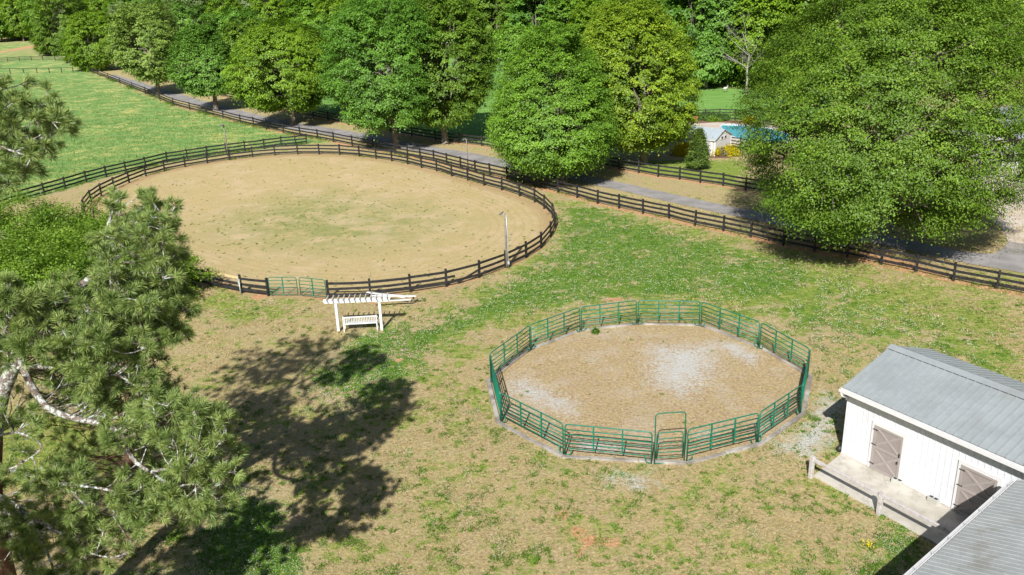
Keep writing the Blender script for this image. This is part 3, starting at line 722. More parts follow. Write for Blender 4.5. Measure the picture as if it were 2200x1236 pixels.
# local frame: x = u, y = back
t = thing('barn', 'white metal sided barn with grey ribbed roof and two taupe stable doors', 'barn', (cB[0], cB[1], 0), RB)
LB, DB, EZ, RZ = 13.0, 5.15, 3.02, 4.02
mb = MB()
mb.add([(0, 0, 0), (LB, 0, 0), (LB, 0, EZ), (0, 0, EZ)], [(0, 1, 2, 3)])
mb.add([(0, DB, 0), (LB, DB, 0), (LB, DB, EZ), (0, DB, EZ)], [(0, 1, 2, 3)])
for x in (0, LB): mb.add([(x, 0, 0), (x, DB, 0), (x, DB, EZ), (x, DB / 2, RZ - .08), (x, 0, EZ)], [(0, 1, 2, 3, 4)])
x = .12
while x < LB:                         # pressed ribs of the siding
    if not (1.22 < x < 2.68 or 4.58 < x < 6.3): mb.box((x, -.007, EZ / 2), (.035, .017, EZ - .02))
    else: mb.box((x, -.007, 2.58), (.035, .017, .86))
    x += .228
y = .15
while y < DB: mb.box((-.008, y, 1.5), (.022, .035, 2.98)); y += .228
mb.build('wall', M['siding'], t)
# roof: two ribbed slopes with a ridge cap
def slope(name, p0, p1, p2, p3, ribs, mat, parent, step=.3, th=.05, rib=(.04, .04)):
    """p0-p1 eave, p3-p2 ridge; ribs run from eave to ridge"""
    p0, p1, p2, p3 = map(Vector, (p0, p1, p2, p3)); n = (p1 - p0).cross(p3 - p0).normalized()
    if n.z < 0: n = -n
    mb = MB(); q = [p0, p1, p2, p3]
    mb.add([v for v in q] + [v - n * th for v in q], [(0, 1, 2, 3), (7, 6, 5, 4), (0, 4, 5, 1), (1, 5, 6, 2), (2, 6, 7, 3), (3, 7, 4, 0)])
    L = (p1 - p0).length; k = int(L / step)
    for i in range(k + 1):
        f = (i + .15) / (k + .3); a = p0.lerp(p1, f) + n * rib[1] * .4; b = p3.lerp(p2, f) + n * rib[1] * .4
        mb.beam(a, b, rib[0], rib[1], n)
    return mb.build(name, mat, parent)
OV, OL = .32, .06; ye, yb = -OV, DB + OV; RY = DB / 2
zE = 3.06
ro = slope('roof', (-OL, ye, zE), (LB, ye, zE), (LB, RY, RZ), (-OL - .02, RY, RZ), 40, M['roof'], t)
ro2 = slope('roof', (-OL, yb, zE), (LB, yb, zE), (LB, RY, RZ), (-OL - .02, RY, RZ), 40, M['roof'], t)
mb = MB(); mb.beam((-OL - .03, RY - .12, RZ + .025), (LB, RY - .12, RZ + .025), .3, .02, Vector((0, -.36, 1)).normalized()); mb.beam((-OL - .03, RY + .12, RZ + .025), (LB, RY + .12, RZ + .025), .3, .02, Vector((0, .36, 1)).normalized()); mb.build('ridge_cap', M['roof'], t)
mb = MB(); mb.box((LB / 2 - OL, ye - .035, zE - .09), (LB + .06, .03, .15)); mb.box((LB / 2 - OL, ye - .085, zE - .15), (LB + .06, .10, .02)); mb.box((LB / 2 - OL, ye - .135, zE - .10), (LB + .06, .02, .13)); mb.build('gutter', M['white'], t)
mb = MB(); mb.tube([(.0, ye - .09, zE - .16), (-.02, ye - .05, zE - .34), (.02, -.08, zE - .48), (.02, -.06, zE - .6)], .05, 7); mb.build('downpipe_elbow', M['white'], t, True)
mb = MB(); mb.box((-OL - .01, DB / 4 - .16, (zE + RZ) / 2 - .12), (.03, 2.0 + .9, .14), M_=Matrix.Rotation(math.atan2(RZ - zE, RY - ye), 4, 'X')); mb.build('rake_trim', M['white'], t)
mb = MB(); mb.box((LB / 2, ye / 2, zE - .13), (LB - .2, OV - .03, .02)); mb.build('soffit', M['white'], t)
def barn_door(x0, x1, h, zb=.09):
    w = x1 - x0; xc = (x0 + x1) / 2
    mb = MB()
    for (a, b) in ((x0 - .06, .12), (x1 + .06, .12)): mb.box((a, -.035, h / 2 + .02), (.12, .05, h - .04))
    mb.box((xc, -.036, h + .07), (w + .24, .054, .14)); fr = mb.build('door_frame', M['white'], t)
    mb = MB(); mb.box((xc, -.03, (h + zb) / 2), (w, .035, h - zb)); dr = mb.build('door', M['taupe'], t)
    mb = MB(); y = -.062; e = .075; mz = (h + zb) / 2 + .02
    for xx in (x0 + e / 2, x1 - e / 2): mb.box((xx, y, (h + zb) / 2), (e * 1.2, .03, h - zb))
    for zz in (zb + e / 2, mz, h - e / 2): mb.box((xc, y - .002, zz), (w, .028, e * 1.2))
    for (za, zc_) in ((zb + .06, mz - .05), (mz + .05, h - .06)):
        mb.beam((x0 + .06, y + .004, zc_), (x1 - .06, y + .004, za), .026, .085, Vector((0, -1, 0)).cross(Vector((1, 0, -(zc_ - za) / w)).normalized()))
        mb.beam((x0 + .06, y + .006, za), (x1 - .06, y + .006, zc_), .024, .085, Vector((0, -1, 0)).cross(Vector((1, 0, (zc_ - za) / w)).normalized()))
    mb.build('cross_brace', M['taupe2'], dr)
    for zz in (h - .18, mz + .1, zb + .22):
        mb = MB(); mb.box((x0 + .05, y - .02, zz), (.2, .012, .035)); mb.build('hinge', M['iron'], dr)
    mb = MB(); mb.box((x1 - .05, y - .035, mz + .12), (.03, .05, .16)); mb.box((x1 - .1, y - .03, mz - .22), (.05, .04, .09)); mb.build('latch', M['iron'], dr)
barn_door(1.36, 2.56, 1.95); barn_door(4.83, 6.1, 1.95)
mb = MB(); mb.poly([(0, -.0), (LB, -.0), (LB, -.06), (0, -.06)], 0, .07); mb.build('sill', M['concrete'], t)
# slab in front
sl = MB(); sl.poly([tuple(barn_local(*p)) for p in [(0.05, -.02), (.22, -.96), (.45, -2.2), (9.5, -2.28), (9.5, -.02)]], -.1, .045)
tag(sl.build('concrete_slab', M['concrete']), kind='structure')
# second barn: roof eave line at z 3
a2 = np.array([7.2, -1.15]); b2 = np.array([8.85, -14.5]); dv = (b2 - a2) / np.linalg.norm(b2 - a2); pv = np.array([-dv[1], dv[0]])
if pv[0] < 0: pv = -pv
t2 = thing('stable_block', 'long aged metal roofed building in the bottom right corner with a white gutter', 'barn', (cB[0], cB[1], 0), RB)
def l2(s, w, z): p = a2 + dv * s + pv * w; return (p[0], p[1], z)
L2 = 13.5
slope('roof', l2(0, 0, 3.0), l2(L2, 0, 3.0), l2(L2, 4.6, 4.3), l2(0, 4.6, 4.3), 40, M['roof2'], t2, step=.21, rib=(.03, .012))
slope('roof', l2(0, 9.2, 3.0), l2(L2, 9.2, 3.0), l2(L2, 4.6, 4.3), l2(0, 4.6, 4.3), 40, M['roof2'], t2, step=.21, rib=(.03, .012))
mb = MB(); mb.beam(l2(-.02, -.05, 2.9), l2(L2, -.05, 2.9), .03, .13); mb.beam(l2(-.02, -.10, 2.86), l2(L2, -.10, 2.86), .1, .02); mb.beam(l2(-.02, -.15, 2.92), l2(L2, -.15, 2.92), .025, .12); mb.build('gutter', M['white'], t2)
mb = MB()
for i in range(14): mb.beam(l2(.5 + i, -.16, 2.985), l2(.5 + i, -.0, 2.985), .02, .012)
mb.build('gutter_strap', M['galv'], t2)
mb = MB(); mb.beam(l2(-.015, 0, 2.94), l2(-.015, 4.6, 4.24), .03, .12); mb.build('rake_trim', M['white'], t2)
mb = MB(); W0 = [l2(.3, .35, 0), l2(L2, .35, 0), l2(L2, 8.85, 0), l2(.3, 8.85, 0)]
for i in range(4):
    p, q_ = W0[i], W0[(i + 1) % 4]; mb.add([p, q_, (q_[0], q_[1], 2.9), (p[0], p[1], 2.9)], [(0, 1, 2, 3)])
p, q_ = l2(.3, .35, 2.9), l2(.3, 8.85, 2.9); mb.add([p, q_, l2(.3, 4.6, 4.15)], [(0, 1, 2)])
mb.build('wall', M['siding'], t2)
# hitching rail
def bl(u, b, z): p = barn_local(u, b); return Vector((p[0], p[1], z))
t = thing('hitching_rail', 'weathered white wooden rail on square posts along the edge of the barn slab', 'rail', bl(.43, -2.38, 0)); o0 = bl(.43, -2.38, 0)
for u_ in (.43, 3.41, 6.4, 9.4):
    mb = MB(); w = bl(u_, -2.36, 0) - o0; mb.box((w.x, w.y, .45), (.15, .15, .98), RB); mb.build('post', M['palewood'], t, bevel=.01)
for (u0, u1) in ((.5, 3.34), (3.48, 6.33), (6.47, 9.33)):
    mb = MB(); mb.beam(bl(u0, -2.36, .80) - o0, bl(u1, -2.36, .80) - o0, .09, .14); mb.build('rail', M['palewood'], t, bevel=.01)
# small things by the barn
def block(label, u_, b_, rz, n=1):
    mb = MB()
    mb.box((0, 0, .095), (.39, .19, .19))
    t = thing('concrete_block', label, 'concrete block', bl(u_, b_, .045), RB + rz); mb.build('block', M['block'], t, bevel=.008)
    mb = MB()
    for x in (-.09, .09): mb.box((x, 0, .192), (.13, .11, .006))
    mb.build('core_shade', M['iron'], t)  # black plates on the solid block, painted shade of its hollows
block('grey concrete block at the foot of the left stable door', 2.62, -.17, .1); block('grey concrete block against the wall left of the second stable door', 4.1, -.18, .0)
mb = MB(); 
for k in range(3): mb.tube([(k * .06, 0, .0), (k * .06 + .01, .02, .15), (k * .03, .03, .24)], [.12, .13, .04], 7)
mb.build('black_bag', M['iron'], None, True); o = COL.objects['black_bag']; o.location = bl(-.16, .1, 0); tag(o, 'small crumpled black bag at the left foot of the barn corner', 'bag')

# ------------------------------------------------------------------ pergola and bench
A = g3(728, 712); B = g3(820.5, 708); d = B - A; L = d.length; rz = math.atan2(d.y, d.x); HP_ = 1.92
t = thing('pergola', 'white two post pergola with twelve rafters over a white bench', 'pergola', A, rz)
for x in (0, L): mb = MB(); mb.box((x, 0, HP_ / 2 - .05), (.15, .15, HP_ + .1)); mb.build('post', M['white'], t, bevel=.006)
for y in (-.1, .1):
    mb = MB(); x0, x1 = -.68, L + .62; z0, z1 = HP_ - .2, HP_ + .0
    pr = [(x0, z1 - .02), (x0, z1 - .07), (x0 + .1, z0), (x1 - .1, z0), (x1, z1 - .07), (x1, z1 - .02)]
    vs = [(a, y - .02, b) for a, b in pr] + [(a, y + .02, b) for a, b in pr]
    n = 6; mb.add(vs, [tuple(range(n))[::-1], tuple(range(n, 2 * n))] + [(i, (i + 1) % n, n + (i + 1) % n, n + i) for i in range(n)])
    mb.build('beam', M['white'], t)
for k in range(12):
    x = -.45 + (L + .9) * k / 11; mb = MB()
    mb.beam((x, -.40, HP_ + .055), (x, .42, HP_ + .055), .035, .09); mb.build('rafter', M['white'], t)
# bench: back towards the barn side
A = g3(740, 713.5); B = g3(811, 709.5); d = B - A; L = d.length; rz = math.atan2(d.y, d.x)
t = thing('garden_bench', 'white slatted garden bench under the pergola seen from behind', 'bench', A, rz)
sl_ = MB()
for k in range(19): x = .09 + (L - .18) * k / 18; sl_.box((x, .0, .66), (.035, .02, .36))
sl_.box((L / 2, 0, .86), (L - .05, .04, .07)); sl_.box((L / 2, 0, .46), (L - .05, .04, .06)); sl_.build('backrest', M['white'], t)
se = MB()
for k in range(5): se.box((L / 2, .08 + k * .09, .40), (L - .02, .07, .025))
se.build('seat', M['white'], t)
for x in (0, L): mb = MB(); mb.box((x, 0, .46), (.06, .06, .94)); mb.build('leg', M['white'], t); mb = MB(); mb.box((x, .46, .31), (.06, .06, .62)); mb.build('leg', M['white'], t); mb = MB(); mb.box((x, .24, .64), (.07, .54, .03)); mb.build('armrest', M['white'], t)
# stack of white boards lying by the ring fence behind the pergola
t = thing('board_stack', 'long white painted boards lying in a wedge behind the right end of the pergola', 'boards', g3(845, 640))
o0 = g3(845, 640)
for (p, q, za, zb) in (((790, 646), (872, 656), .55, .5), ((800, 652), (896, 657), .5, .62), ((800, 662), (884, 658), .42, .42), ((830, 650), (884, 656), .52, .55)):
    mb = MB(); mb.beam(g3(*p) - o0 + Vector((0, 0, za)), g3(*q) - o0 + Vector((0, 0, zb)), .14, .05); mb.build('board', M['white'], t)
for p in ((889, 652), (800, 648)):
    mb = MB(); w = g3(*p) - o0; mb.box((w.x, w.y, .28), (.09, .09, .62)); mb.build('trestle_leg', M['greywood'], t)
# utility pedestal, orange jug
t = thing('water_hydrant', 'blue grey metal standpipe strapped to a ring fence post', 'standpipe', g3(517.5, 633)); mb = MB(); mb.cyl((0, 0, 0), (0, 0, .75), .035, 8); mb.build('pipe', M['galv'], t, True); mb = MB(); mb.box((0, 0, .86), (.13, .1, .3)); mb.build('head', M['galv'], t, bevel=.01)
t = thing('traffic_cone', 'small orange plastic cone hung on the ring fence beside the bushes', 'cone', g3(429, 613, .42)); mb = MB(); mb.tube([(-.03, 0, 0), (-.03, 0, .03), (-.08, 0, .34)], [.10, .085, .035], 10); mb.build('body', M['orange'], t, True); mb = MB(); mb.box((-.03, 0, -.01), (.2, .2, .025)); mb.build('base_plate', M['orange'], t)

# ------------------------------------------------------------------ lamp poles
def lamp_pole(label, base, h, r, mat, heads, conduit=False, box=False, az=math.pi):
    t = thing('lamp_pole', label, 'lamp pole', g3(*base), 0, 'lamp poles round the ring')
    mb = MB(); mb.tube([(0, 0, -.2), (0.01, 0, h * .5), (0, 0, h)], [r * 1.15, r, r * .85], 9); mb.build('pole', mat, t, True)
    if conduit: mb = MB(); mb.tube([(r + .04, -.05, 0), (r + .03, -.05, h * .35), (r + .045, -.05, h * .6), (r + .0, -.05, h * .97)], .03, 6); mb.build('conduit', M['galv'], t, True)
    if box: mb = MB(); mb.box((r + .05, -.08, .38), (.15, .1, .2)); mb.build('junction_box', M['galv'], t, bevel=.01)
    if heads:
        mb = MB(); mb.tube([(0, 0, h - .08), (.16 * math.cos(az), .16 * math.sin(az), h + .06)], .02, 6); arm = mb.build('arm', M['galv'], t, True)
        for s in (-1, 1):
            mb = MB(); m = Matrix.Rotation(az, 4, 'Z') @ Matrix.Rotation(.5, 4, 'Y')
            mb.box(m @ Vector((.28, s * .1, 0)) + Vector((0, 0, h + .14)), (.26, .17, .09), M_=m); hd = mb.build('lamp_head', M['lamp'], t, bevel=.01)
            mb = MB(); mb.box(m @ Vector((.28, s * .1, -.05)) + Vector((0, 0, h + .14)), (.2, .13, .02), M_=m); mb.build('lens', M['glass'], hd)
lamp_pole('grey wooden lamp pole with conduit and twin floodlight at the near right of the ring', (1089, 576), 3.75, .075, M['greywood'], True, True, True, math.pi * .9)
lamp_pole('slim brown lamp pole with a pale lamp head between the ring and the drive', (1005.5, 364), 3.0, .06, M['greywood'], True, az=math.pi * .85)
lamp_pole('brown wooden lamp pole beyond the far left of the ring', (490, 336), 3.5, .075, M['greywood'], True, az=math.pi * 1.3)
lamp_pole('pale lamp pole rising behind the pine twigs at the left end of the ring', (262, 482), 2.75, .07, M['galv'], True, az=.2)

# ------------------------------------------------------------------ pool, shed, garden
tag(sheet('pool_deck', [(1462,262),(1540,260.5),(1620,264),(1720,276),(1740,318),(1640,318),(1561,312),(1556,296),(1500,286)], -.02, .03, M['pad']), kind='structure')
t = thing('swimming_pool', 'blue swimming pool with pale coping behind the small shed', 'pool', g3(1610, 287))
pw = [(1548,274),(1556,269.5),(1600,271),(1650,277),(1690,288),(1700,304),(1660,309),(1600,304),(1566,291)]
o0 = g3(1610, 287)
mb = MB(); mb.poly([tuple(G(*p) - np.array(o0)[:2]) for p in pw], -.02, .045); mb.build('water', M['water'], t)
cpw = [tuple(G(1614 + (x - 1614) * 1.05, 288 + (y - 288) * 1.09) - np.array(o0)[:2]) for x, y in pw]; inn = [tuple(G(*p) - np.array(o0)[:2]) for p in pw]
mb = MB(); n = len(pw); mb.add([(x, y, .10) for x, y in cpw] + [(x, y, .10) for x, y in inn] + [(x, y, .02) for x, y in cpw] + [(x, y, .02) for x, y in inn],
   [(i, (i + 1) % n, n + (i + 1) % n, n + i) for i in range(n)] + [(i, (i + 1) % n, 2 * n + (i + 1) % n, 2 * n + i) for i in range(n)] + [(n + i, n + (i + 1) % n, 3 * n + (i + 1) % n, 3 * n + i) for i in range(n)]); mb.build('coping', M['white'], t)
tag(sheet('mulch_bed', [(1470,258),(1510,257),(1560,258),(1600,262),(1590,266),(1540,263.5),(1500,266),(1470,264)], -.02, .035, M['mulch']), kind='structure')
tag(sheet('shed_bed', [(1440,335),(1520,340.5),(1566,340),(1588,335),(1590,326),(1440,322)], -.02, .016, M['mulch']), kind='structure')
A = g3(1535, 336.5); Bf = g3(1452, 325.5); Cc = g3(1560, 316.5)
ux = (Bf - A); LS = ux.length; ux.normalize(); uy = Vector((-ux.y, ux.x, 0));
if uy.y < 0: uy = -uy
DS = abs((Cc - A).dot(uy)) ; DS = max(2.2, min(DS, 3.2)); he = 1.75; hr = 2.55
t = thing('pool_shed', 'small pale grey shed with blue grey gable roof beside the pool', 'shed', A, math.atan2(ux.y, ux.x)); sg = -1
if Vector((-ux.y, ux.x, 0)).y > 0: sg = 1
mb = MB(); D_ = DS * sg
mb.add([(0, 0, 0), (LS, 0, 0), (LS, 0, he), (0, 0, he)], [(0, 1, 2, 3)]); mb.add([(0, D_, 0), (LS, D_, 0), (LS, D_, he), (0, D_, he)], [(0, 1, 2, 3)])
for x in (0, LS): mb.add([(x, 0, 0), (x, D_, 0), (x, D_, he), (x, D_ / 2, hr - .05), (x, 0, he)], [(0, 1, 2, 3, 4)])
wl = mb.build('wall', M['shedwall'], t)
mb = MB()
for x in (.04, LS - .04): mb.box((x, -.012 * sg, he / 2), (.1, .04, he))
mb.box((-.012, .05 * sg, he / 2), (.04, .1, he)); mb.box((-.012, D_ - .05 * sg, he / 2), (.04, .1, he)); mb.build('corner_trim', M['white'], t)
slope('roof', (-.15, -.15 * sg, he - .05), (LS + .1, -.15 * sg, he - .05), (LS + .1, D_ / 2, hr), (-.15, D_ / 2, hr), 9, M['shedroof'], t, step=.5, rib=(.02, .012))
slope('roof', (-.15, D_ + .15 * sg, he - .05), (LS + .1, D_ + .15 * sg, he - .05), (LS + .1, D_ / 2, hr), (-.15, D_ / 2, hr), 9, M['shedroof'], t, step=.5, rib=(.02, .012))
mb = MB(); mb.box((LS / 2, -.17 * sg, he - .12), (LS + .2, .03, .1)); mb.build('fascia', M['white'], t)
mb = MB(); mb.box((.75, -.03 * sg, .8), (.9, .04, 1.5)); dr = mb.build('door', M['white'], t); mb = MB(); mb.box((.75, -.055 * sg, 1.15), (.6, .01, .55)); mb.box((.75, -.055 * sg, .42), (.6, .01, .5)); mb.build('panel', M['shedwall'], dr)
for k in (-1, 1):
    mb = MB(); mb.box((-.03, D_ / 2 + k * .32, 1.72), (.04, .5, .36)); wf = mb.build('window', M['white'], t); mb = MB(); mb.box((-.056, D_ / 2 + k * .32, 1.72), (.012, .38, .24)); mb.build('pane', M['glass'], wf)
mb = MB(); mb.box((LS - .9, -.03 * sg, 1.35), (.8, .04, .4)); wf = mb.build('window', M['white'], t); mb = MB(); mb.box((LS - .9, -.056 * sg, 1.35), (.66, .012, .28)); mb.build('pane', M['water'], wf)

def bush(name, label, px, w, h, mk, seed, n=6000, leaf=.07, cat='bush', group=None, cone=False, z=0, mat=None, lump=.16):
    g = np.random.default_rng(seed); b = G(*px)
    nc = 160 if w > 2 else 70; d = unit(g.normal(size=(nc, 3))); d[:, 2] = np.abs(d[:, 2])
    if cone:
        nc = 150; tt = g.random(nc) ** .8; a = g.uniform(0, 6.28, nc); rr_ = (1 - tt) ** .8 * (.75 + .3 * g.random(nc)) * np.minimum(1, .55 + tt * 5)
        cen = np.stack([np.cos(a) * rr_ * w, np.sin(a) * rr_ * w, .12 * h + tt * h * .88], 1)
    else: cen = d * np.array([w, w, h * .85 * (1 if w < 2 else 1)]) * (g.uniform(.6 if w < 2 else .72, 1.0, nc)[:, None] * (1 + g.normal(size=(nc, 1)) * lump)); cen[:, 2] += h * .12
    per = n // nc; ci = np.repeat(np.arange(nc), per); s = (.26 if w < 2 else .12) * (w if not cone else w * .8)
    P = cen[ci] + g.normal(size=(nc * per, 3)) * np.array([s, s, s * .7]) * .8; P[:, 2] = np.maximum(P[:, 2], .03)
    out = unit(P + np.array([0, 0, .3])); nr = unit(out * .7 + [0, 0, .4] + g.normal(size=P.shape) * .6)
    t = thing(name, label, cat, (b[0], b[1], z), 0, group)
    ct = g.random(nc); ti_ = np.stack([np.clip(ct[ci] * .5 + g.random(len(P)) * .5, 0, 1), g.random(len(P))], 1)
    np_mesh('foliage', leaves(P, nr, leaf * g.uniform(.6, 1.3, len(P)), g), 4, LEAF[mk], t, ti_)
    mb = MB(); mb.tube([(0, 0, -.05), (.02, 0, h * (.8 if cone else .45))], [.03 + w * .05, .02], 6, False)
    for k in range(5): a = k * 1.26; mb.tube([(0, 0, .05), (math.cos(a) * w * .4, math.sin(a) * w * .4, h * .5)], [.03, .01], 4, False)
    mb.build('stem', M['bark'], t)
    return t
bush('golden_bush', 'large golden yellow bush left of the little conifer, in front of the shed', (1470, 333), 1.15, 1.35, 'gold', 1)
bush('golden_bush', 'golden yellow bush at the foot of the shed gable, nearest the shed', (1541.5, 335), .5, .85, 'gold', 2, 3000)
bush('golden_bush', 'golden yellow bush right of the shed, farthest from it', (1569, 334), .78, 1.0, 'gold', 3, 4000)
bush('dull_bush', 'small brownish bush between the two golden bushes by the shed', (1554, 335), .5, .8, 'brown', 4, 2500)
bush('golden_bush', 'small golden bush behind the shed roof by the yellow green oak', (1477, 262), .7, 1.0, 'gold', 5, 3000)
bush('golden_bush', 'small golden bush beyond the pool, half behind the big olive oak', (1611, 265), .8, .8, 'gold', 6, 3000)
for i, (px, w, lab) in enumerate((((1488, 257.5), .62, 'dull round shrub in the mulch bed behind the shed, leftmost'), ((1505, 257.5), .72, 'dull round shrub in the mulch bed, second from the left'), ((1524, 258.5), .95, 'widest dull round shrub in the mulch bed'), ((1551, 259), .8, 'dull round shrub in the mulch bed, rightmost by the fence'))):
    bush('round_shrub', lab, px, w, .95, 'dark', 10 + i, 3500, .07, 'shrub', 'round shrubs by the pool')
bush('lime_shrub', 'tiny lime green shrub left in the mulch bed', (1529, 261), .65, .6, 'bush', 20, 2000, cat='shrub'); bush('lime_shrub', 'tiny lime green shrub right in the mulch bed', (1545, 260.5), .55, .5, 'bush', 21, 2000, cat='shrub')
bush('young_conifer', 'slender young conifer standing alone in front of the shed', (1499, 364), 1.12, 3.75, 'conif', 22, 20000, .065, 'tree', cone=True)
t = thing('clay_planter', 'small terracotta planter in the mulch bed behind the shed', 'planter', g3(1494, 260.5)); mb = MB(); mb.tube([(0, 0, 0), (0, 0, .5), (0, 0, .56)], [.25, .4, .42], 10); mb.build('pot', M['brick'], t)
# leafy thicket at the left of the ring
for i, (px, w, h, lab) in enumerate((((30, 556), 4.3, 3.6, 'leafy green bush at the left edge of the picture below the pasture fence'), ((150, 545), 4.0, 3.2, 'wide leafy bush between the pasture fence and the ring, second from the left'),
        ((240, 590), 3.6, 3.2, 'leafy bush against the left end of the ring fence'), ((325, 640), 2.9, 2.9, 'leafy bush behind the pine twigs near the orange cone'), ((100, 640), 4.4, 3.0, 'leafy bush behind the crown of the pine'), ((-60, 640), 4.0, 3.4, 'leafy bush mostly beyond the left edge'))):
    bush('leafy_bush', lab, px, w, h, 'bush', 30 + i, 21000, .085, 'bush', 'bushes left of the ring', lump=.3)
bush('sprout', 'single leafy weed sprouting on the kerb at the back of the pen', (1279, 716), .22, .35, 'grassg', 50, 240, .05, 'weed')
# wild turkey sized pale bird by the wood
bp = g3(1557.5, 198.5); t = thing('field_bird', 'small pale bird standing in the hay field by the wood', 'bird', bp); mb = MB(); mb.tube([(-.35, 0, .5), (-.15, 0, .55), (.15, 0, .6), (.32, 0, .72), (.36, 0, .95), (.45, 0, 1.0)], [.06, .2, .22, .1, .05, .03], 8)
for y in (-.06, .06): mb.tube([(.02, y, 0), (0, y, .45)], .02, 5)
mb.build('body', M['palewood'], t, True)
# house at the right edge behind the big oak
hp = g3(2196, 372); t = thing('house', 'white eaved house behind the right side of the biggest oak', 'house', hp, .35)
mb = MB(); mb.box((6, 5, 1.3), (11.4, 8, 2.6)); mb.build('wall', M['shedwall'], t)
slope('roof', (-.3, 0, 2.7), (12.5, 0, 2.7), (12.5, 5, 5.0), (-.3, 5, 5.0), 10, M['roof'], t, step=.4); slope('roof', (-.3, 10, 2.7), (12.5, 10, 2.7), (12.5, 5, 5.0), (-.3, 5, 5.0), 10, M['roof'], t, step=.4)
mb = MB(); mb.box((6.1, -.06, 2.6), (12.8, .06, .3)); mb.build('fascia', M['white'], t)
mb = MB(); mb.box((2.4, .97, 1.1), (3.6, .06, 2.1)); mb.build('carport_shade', M['iron'], t)  # dark sheet painted in place of the shaded carport opening

# ------------------------------------------------------------------ foreground pine
t = thing('pine_tree', 'tall lichen covered pine in the near left with long needle tufts', 'tree', (0, 0, 0)); bx, by = RAY(8, 1225, 20.2)[0], 20.2
t.location = (bx, by, 0); o0 = Vector((bx, by, 0))
def Rp(a, b, c): return RAY(a, b, c) - o0
def smooth(pts, k=4):
    out = []; n = len(pts)
    for i in range(n - 1):
        p0, p1, p2, p3 = pts[max(i - 1, 0)], pts[i], pts[i + 1], pts[min(i + 2, n - 1)]
        for j in range(k):
            u = j / k; out.append(.5 * ((2 * p1) + (p2 - p0) * u + (2 * p0 - 5 * p1 + 4 * p2 - p3) * u * u + (3 * p1 - p0 - 3 * p2 + p3) * u ** 3))
    out.append(pts[-1]); return out
trunk = [Vector((-.05, 0, -.2)), Rp(6, 1215, 20.2), Rp(-16, 1060, 20.3), Rp(-14, 940, 20.5), Rp(2, 855, 20.6), Rp(28, 790, 20.7), Rp(52, 735, 20.8), Rp(110, 668, 21.0), Rp(175, 612, 21.2), Rp(222, 586, 21.3)]
mb = MB(); tp = smooth(trunk[:4]); mb.tube(tp, list(np.linspace(.3, .23, len(tp))), 12); mb.build('lower_trunk', M['pinebark'], t, True)
mb = MB(); tp = smooth(trunk[3:]); mb.tube(tp, list(np.linspace(.225, .085, len(tp))), 10); trk = mb.build('trunk', M['lichen'], t, True)
leader = smooth([trunk[4], trunk[4] + Vector((-.9, .6, 2.0)), trunk[4] + Vector((-1.3, 1.4, 4.6)), trunk[4] + Vector((-1.2, 2.2, 7.4))])
mb = MB(); mb.tube(leader, list(np.linspace(.18, .05, len(leader))), 8); mb.build('leader', M['lichen'], t, True)
def P_(l): return [Rp(*p) for p in l]
